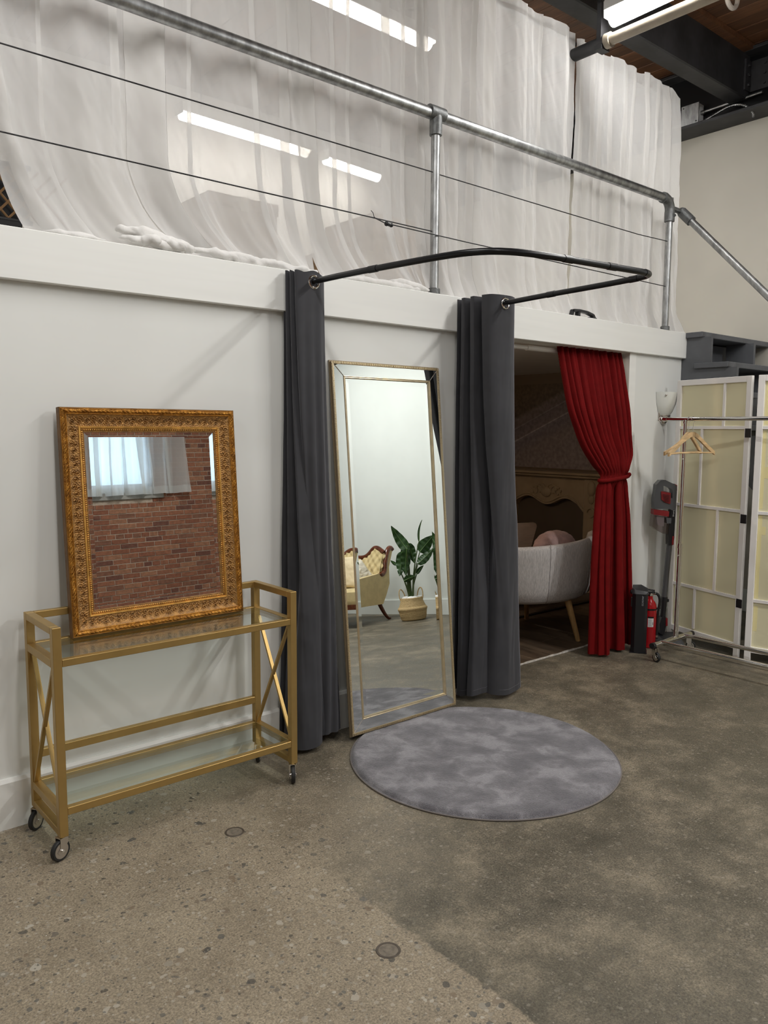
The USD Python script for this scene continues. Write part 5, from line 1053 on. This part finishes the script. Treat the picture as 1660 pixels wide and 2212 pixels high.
for l0 in (0.04, SL - 0.04):
    crv = CubicSpline(np.linspace(0, 1, 6), np.array([(0.06, 0.24), (0.02, 0.17), (0.035, 0.09), (0.025, 0.04), (0.0, 0.015), (-0.01, 0.012)]))(np.linspace(0, 1, 24))
    part(so, 'front_leg', tube(np.array([S(a_, l0, b_) for a_, b_ in crv]), np.interp(np.linspace(0, 1, 24), [0, 0.2, 0.6, 1], [0.03, 0.034, 0.018, 0.016]), 12), m_mahog)
    crv = CubicSpline(np.linspace(0, 1, 4), np.array([(0.61, 0.21), (0.66, 0.12), (0.73, 0.035), (0.79, 0.014)]))(np.linspace(0, 1, 18))
    part(so, 'rear_leg', tube(np.array([S(a_, l0, b_) for a_, b_ in crv]), np.linspace(0.026, 0.014, 18), 12), m_mahog)
part(so, 'seat', hull([S(s_, l_, z_) for s_, z_ in ((0.05, 0.25), (0.03, 0.30), (0.04, 0.40), (0.09, 0.43), (0.70, 0.41), (0.68, 0.21)) for l_ in (0.09, SL - 0.09)]), m_gold_up)
part(so, 'seat_rail', cat([bar(S(0.045, 0.06, 0.235), S(0.045, SL - 0.06, 0.235), 0.03, 0.055), bar(S(0.66, 0.06, 0.215), S(0.66, SL - 0.06, 0.215), 0.03, 0.05)]), m_mahog)
ll = np.linspace(0.02, SL - 0.02, 120); ht = np.where(ll < 0.40, 0.735 + 0.10 * np.exp(-((ll - 0.13) / 0.11) ** 2) , 0); m_ = np.abs(ll - SL / 2)
ht = 0.735 + 0.105 * np.exp(-((m_ - (SL / 2 - 0.13)) / 0.11) ** 2) + 0.12 * np.exp(-(m_ / 0.20) ** 2)
zz = np.linspace(0, 1, 46)
LL, ZF = np.meshgrid(ll, zz, indexing='ij'); ZZ = 0.40 + (ht[:, None] - 0.40) * ZF
row = np.floor((ZZ - 0.40) / 0.055); tl = (LL / 0.085 + 0.5 * (row % 2)); fx_ = np.abs((tl % 1) - 0.5); fz_ = np.abs(((ZZ - 0.40) / 0.055) % 1 - 0.5)
tuft = 0.022 * (np.cos(2 * PI * (LL / 0.085 + (ZZ - 0.4) / 0.11)) + np.cos(2 * PI * (LL / 0.085 - (ZZ - 0.4) / 0.11))) / 2
SS = 0.60 + 0.17 * ZF - 0.02 * np.sin(PI * ZF) + tuft * 0.6
P = SO + SV * SS[..., None] + LV * LL[..., None] + np.stack([0 * ZZ, 0 * ZZ, ZZ], -1)
part(so, 'tufted_back', sheet(P, 0.0), m_gold_up, label='button tufted cream back', smooth=60)
part(so, 'back_panel', sheet(P[:, ::-1] + SV * 0.05 - 0.0, 0.03), m_gold_up, smooth=60)
part(so, 'crest_rail', tube(np.array([S(0.785, a_, b_ + 0.005) for a_, b_ in zip(ll, ht)]), 0.028, 10), m_mahog, label='curved mahogany crest rail')
def pillow_mesh(c, ea, eb, en, a_, b_, th_, seed):
    g = np.linspace(-1, 1, 34); U_, W_ = np.meshgrid(g, g, indexing='ij'); k = (1 - U_ ** 4) * (1 - W_ ** 4)
    e = 1 - 0.10 * (1 - np.abs(U_) ** 2) * np.abs(W_) ** 6; e2 = 1 - 0.10 * (1 - np.abs(W_) ** 2) * np.abs(U_) ** 6
    out = []
    for sg in (1, -1):
        h_ = sg * th_ * np.clip(k, 0, 1) ** 0.5; P_ = np.asarray(c) + np.asarray(ea) * (a_ * U_ * e2)[..., None] + np.asarray(eb) * (b_ * W_ * e)[..., None] + np.asarray(en) * h_[..., None]
        P_ = P_ + np.asarray(en) * (0.03 * (fbm(np.stack([U_ * 3, W_ * 3, 0 * U_ + seed], -1), 3, seed) - 0.5) * np.clip(k, 0, 1))[..., None]
        out.append(sheet(P_ if sg > 0 else P_[::-1]))
    return cat(out)
eb = SV * 0.38 + np.array((0, 0, 0.925)); ea = LV; en = np.cross(ea, eb)
single('scatter_cushion', 'ivory satin cushion leaning in the near corner of the settee', 'cushion', pillow_mesh(S(0.42, 0.16, 0.575), SV * 0.80 + np.array((0, 0, 0.30)) + LV * -0.15, np.array((0, 0, 0.9)) + LV * 0.45 - SV * 0.25, LV * 0.9, 0.19, 0.12, 0.055, 2), M('ivory_satin', (0.60, 0.55, 0.45), 0.35, var=0.05, scale=10), smooth=60)
single('scatter_cushion', 'plain cream cushion farther along the reflected settee', 'cushion', pillow_mesh(S(0.52, 0.62, 0.60), ea, eb, en, 0.21, 0.21, 0.075, 5), M('cream_cotton', (0.66, 0.55, 0.36), 0.8), smooth=60)

# potted plant: lat runs right as the mirror shows it
PO = np.array((5.878, -3.827, 0)); PL = np.array((0.74968, 0.66180, 0)); PD = np.array((0.66180, -0.74968, 0))
def Q(lat, z, dep=0.0): return PO + PL * lat + PD * dep + np.array((0, 0, z))
m_straw = M('seagrass', (0.40, 0.27, 0.12), 0.8, col2=(0.54, 0.40, 0.20), scale=60, stretch=(1, 1, 3), bump=0.003, bscale=120)
pt = thing('basket_plant', 'broad-leaved potted plant in a woven belly basket, reflected in the tall mirror', 'plant', tuple(PO))
pf = [(0.0, 0.002), (0.125, 0.002), (0.140, 0.012), (0.150, 0.05), (0.158, 0.10), (0.168, 0.128), (0.165, 0.140), (0.150, 0.155), (0.138, 0.185), (0.128, 0.215), (0.122, 0.25), (0.118, 0.252), (0.115, 0.235), (0.0, 0.225)]
fine = []
for (a_, b_), (c_, d_) in zip(pf[:-3], pf[1:-2]):
    n_ = max(1, int(math.hypot(c_ - a_, d_ - b_) / 0.004))
    for i in range(n_):
        t_ = i / n_; fine.append((a_ + (c_ - a_) * t_ + (0.0016 * math.sin(2 * PI * (b_ + (d_ - b_) * t_) / 0.012) if a_ > 0.12 else 0), b_ + (d_ - b_) * t_))
part(pt, 'basket', lathe(fine + pf[-3:], 64, tuple(PO)), m_straw, smooth=60)
for sg in (-1, 1):
    part(pt, 'basket_handle', tube(CubicSpline(np.linspace(0, 1, 5), np.array([Q(sg * 0.120, 0.22, -0.03), Q(sg * 0.132, 0.31, -0.02), Q(sg * 0.112, 0.352, 0.0), Q(sg * 0.080, 0.305, 0.03), Q(sg * 0.066, 0.22, 0.05)]))(np.linspace(0, 1, 24)), 0.006, 8), m_straw)
rs = random.Random(2)
for k in range(7):
    part(pt, 'white_stone', sphere(Q(rs.uniform(-0.08, 0.09), 0.245, rs.uniform(-0.07, 0.05)), rs.uniform(0.025, 0.042), 2, (1.2, 1.0, 0.6)), lab_w)
m_leaf = usdkit.material(stage, '/World/Looks/leaf', {'g': ('geometry', {}), 'n': ('noise_texture', {'scale': 14.0, 'detail': 3.0}), 'r': ('rgb_ramp', {'ramp': [(0.3, (0.012, 0.040, 0.010)), (0.7, (0.030, 0.085, 0.018))]}), 'p': ('principled_bsdf', {'roughness': 0.32}), 't': ('translucent_bsdf', {'color': (0.05, 0.14, 0.02)}), 'm': ('mix_closure', {'fac': 0.18})},
                       [('g.position', 'n.vector'), ('n.fac', 'r.fac'), ('r.color', 'p.base_color'), ('p.BSDF', 'm.closure1'), ('t.BSDF', 'm.closure2')], surface='m.closure')
m_stem = M('plant_stem', (0.045, 0.075, 0.02), 0.5)
def leaf(b, tip, width, dep=0.0, tdep=0.0, twist=0.0, root=0.0, foot=0.24):
    """one paddle leaf from its base b to its tip, (lat, z) as mirrored, with the stalk that carries it."""
    B_, T_ = Q(b[0], b[1], dep), Q(tip[0], tip[1], tdep); d = T_ - B_; L = np.linalg.norm(d); d /= L
    s_ = np.cross(d, PD); s_ /= np.linalg.norm(s_); n_ = np.cross(s_, d)
    s_, n_ = s_ * math.cos(twist) + n_ * math.sin(twist), n_ * math.cos(twist) - s_ * math.sin(twist)
    t = np.linspace(0, 1, 26); wv = width * np.clip(np.sin(PI * np.clip(t, 0, 1) ** 0.62), 0, 1) ** 0.75
    w_ = np.linspace(-1, 1, 13); Tt, Ww = np.meshgrid(t, w_, indexing='ij')
    P_ = B_ + d * (L * Tt)[..., None] + s_ * (wv[:, None] * Ww)[..., None] + n_ * (0.22 * width * np.abs(Ww) * (wv / width)[:, None] + 0.10 * L * np.sin(PI * Tt * 0.9) - 0.02 * L + (0.006 if width > 0.03 else 0.0) * np.sin(30 * Tt) * np.abs(Ww))[..., None]
    lf_ = part(pt, 'leaf', sheet(P_, 0.0015), m_leaf, smooth=60)
    part(lf_, 'midrib', tube(P_[:-1, 6] - n_ * 0.002, np.linspace(0.0045, 0.0012, 25), 6), M_RIB)
    st_ = CubicSpline([0, 0.5, 1], np.array([Q(root, foot, 0.0), Q(root * 0.6 + b[0] * 0.35, (foot + b[1]) / 2, dep * 0.4), P_[1, 6]]))(np.linspace(0, 1, 20))
    part(lf_, 'stalk', tube(st_, np.linspace(0.010, 0.005, 20), 8), m_stem)
M_RIB = M('midrib', (0.10, 0.19, 0.05), 0.4)
leaf((0.03, 0.765), (-0.135, 1.075), 0.062, 0.0, 0.02, 0.15, 0.0)
leaf((0.155, 0.86), (0.225, 1.107), 0.020, 0.0, 0.0, 0.9, 0.02)
leaf((0.150, 0.745), (0.330, 0.915), 0.075, 0.02, 0.02, 0.1, 0.02)
leaf((0.113, 0.615), (0.315, 0.775), 0.052, -0.03, -0.02, -0.3, 0.015)
leaf((0.09, 0.505), (0.180, 0.592), 0.028, 0.0, 0.0, 0.5, 0.01)
leaf((-0.045, 0.775), (-0.105, 0.505), 0.066, -0.03, -0.07, 0.2, -0.02)
leaf((0.01, 0.800), (-0.030, 0.50), 0.058, -0.05, -0.09, -0.3, -0.015)
leaf((0.03, 0.86), (0.080, 0.625), 0.055, 0.02, 0.0, 0.2, 0.0)
leaf((-0.06, 0.45), (0.075, 0.49), 0.038, -0.06, -0.08, 0.2, -0.01)
leaf((-0.12, 0.63), (-0.185, 0.69), 0.020, 0.0, 0.0, 0.3, -0.02)
leaf((0.0, 0.60), (-0.05, 0.83), 0.050, 0.06, 0.08, -0.2, -0.01)

# ------------------------------------------------------------------ window curtains seen in the gilt mirror
Wd = drape(pw([(1.6, 2.8), (3.9, 2.85)]), pw([(1.6, 5.35), (2.0, 5.33), (3.9, 5.25)]), 3.62, 1.655, [(0.03 + 0.085 * k_, 0.022 + 0.012 * (k_ % 3)) for k_ in range(11)], 31, BY + 0.10, 320, 50, out=0.0, depth=0.05)
wc = thing('window_curtain', 'white voile curtain over the daylit window, reflected in the gilt mirror', 'curtain', (4.0, BY + 0.1, 1.66))
part(wc, 'cloth', sheet(Wd), m_sheer2, smooth=True)
part(wc, 'hem', sheet(Wd[:, -4:] + np.array((0, 0.003, 0))), m_sheer2, smooth=True)
part(wc, 'rod', cyl((2.6, BY + 0.10, 3.625), (5.5, BY + 0.10, 3.625), 0.012), m_dark)
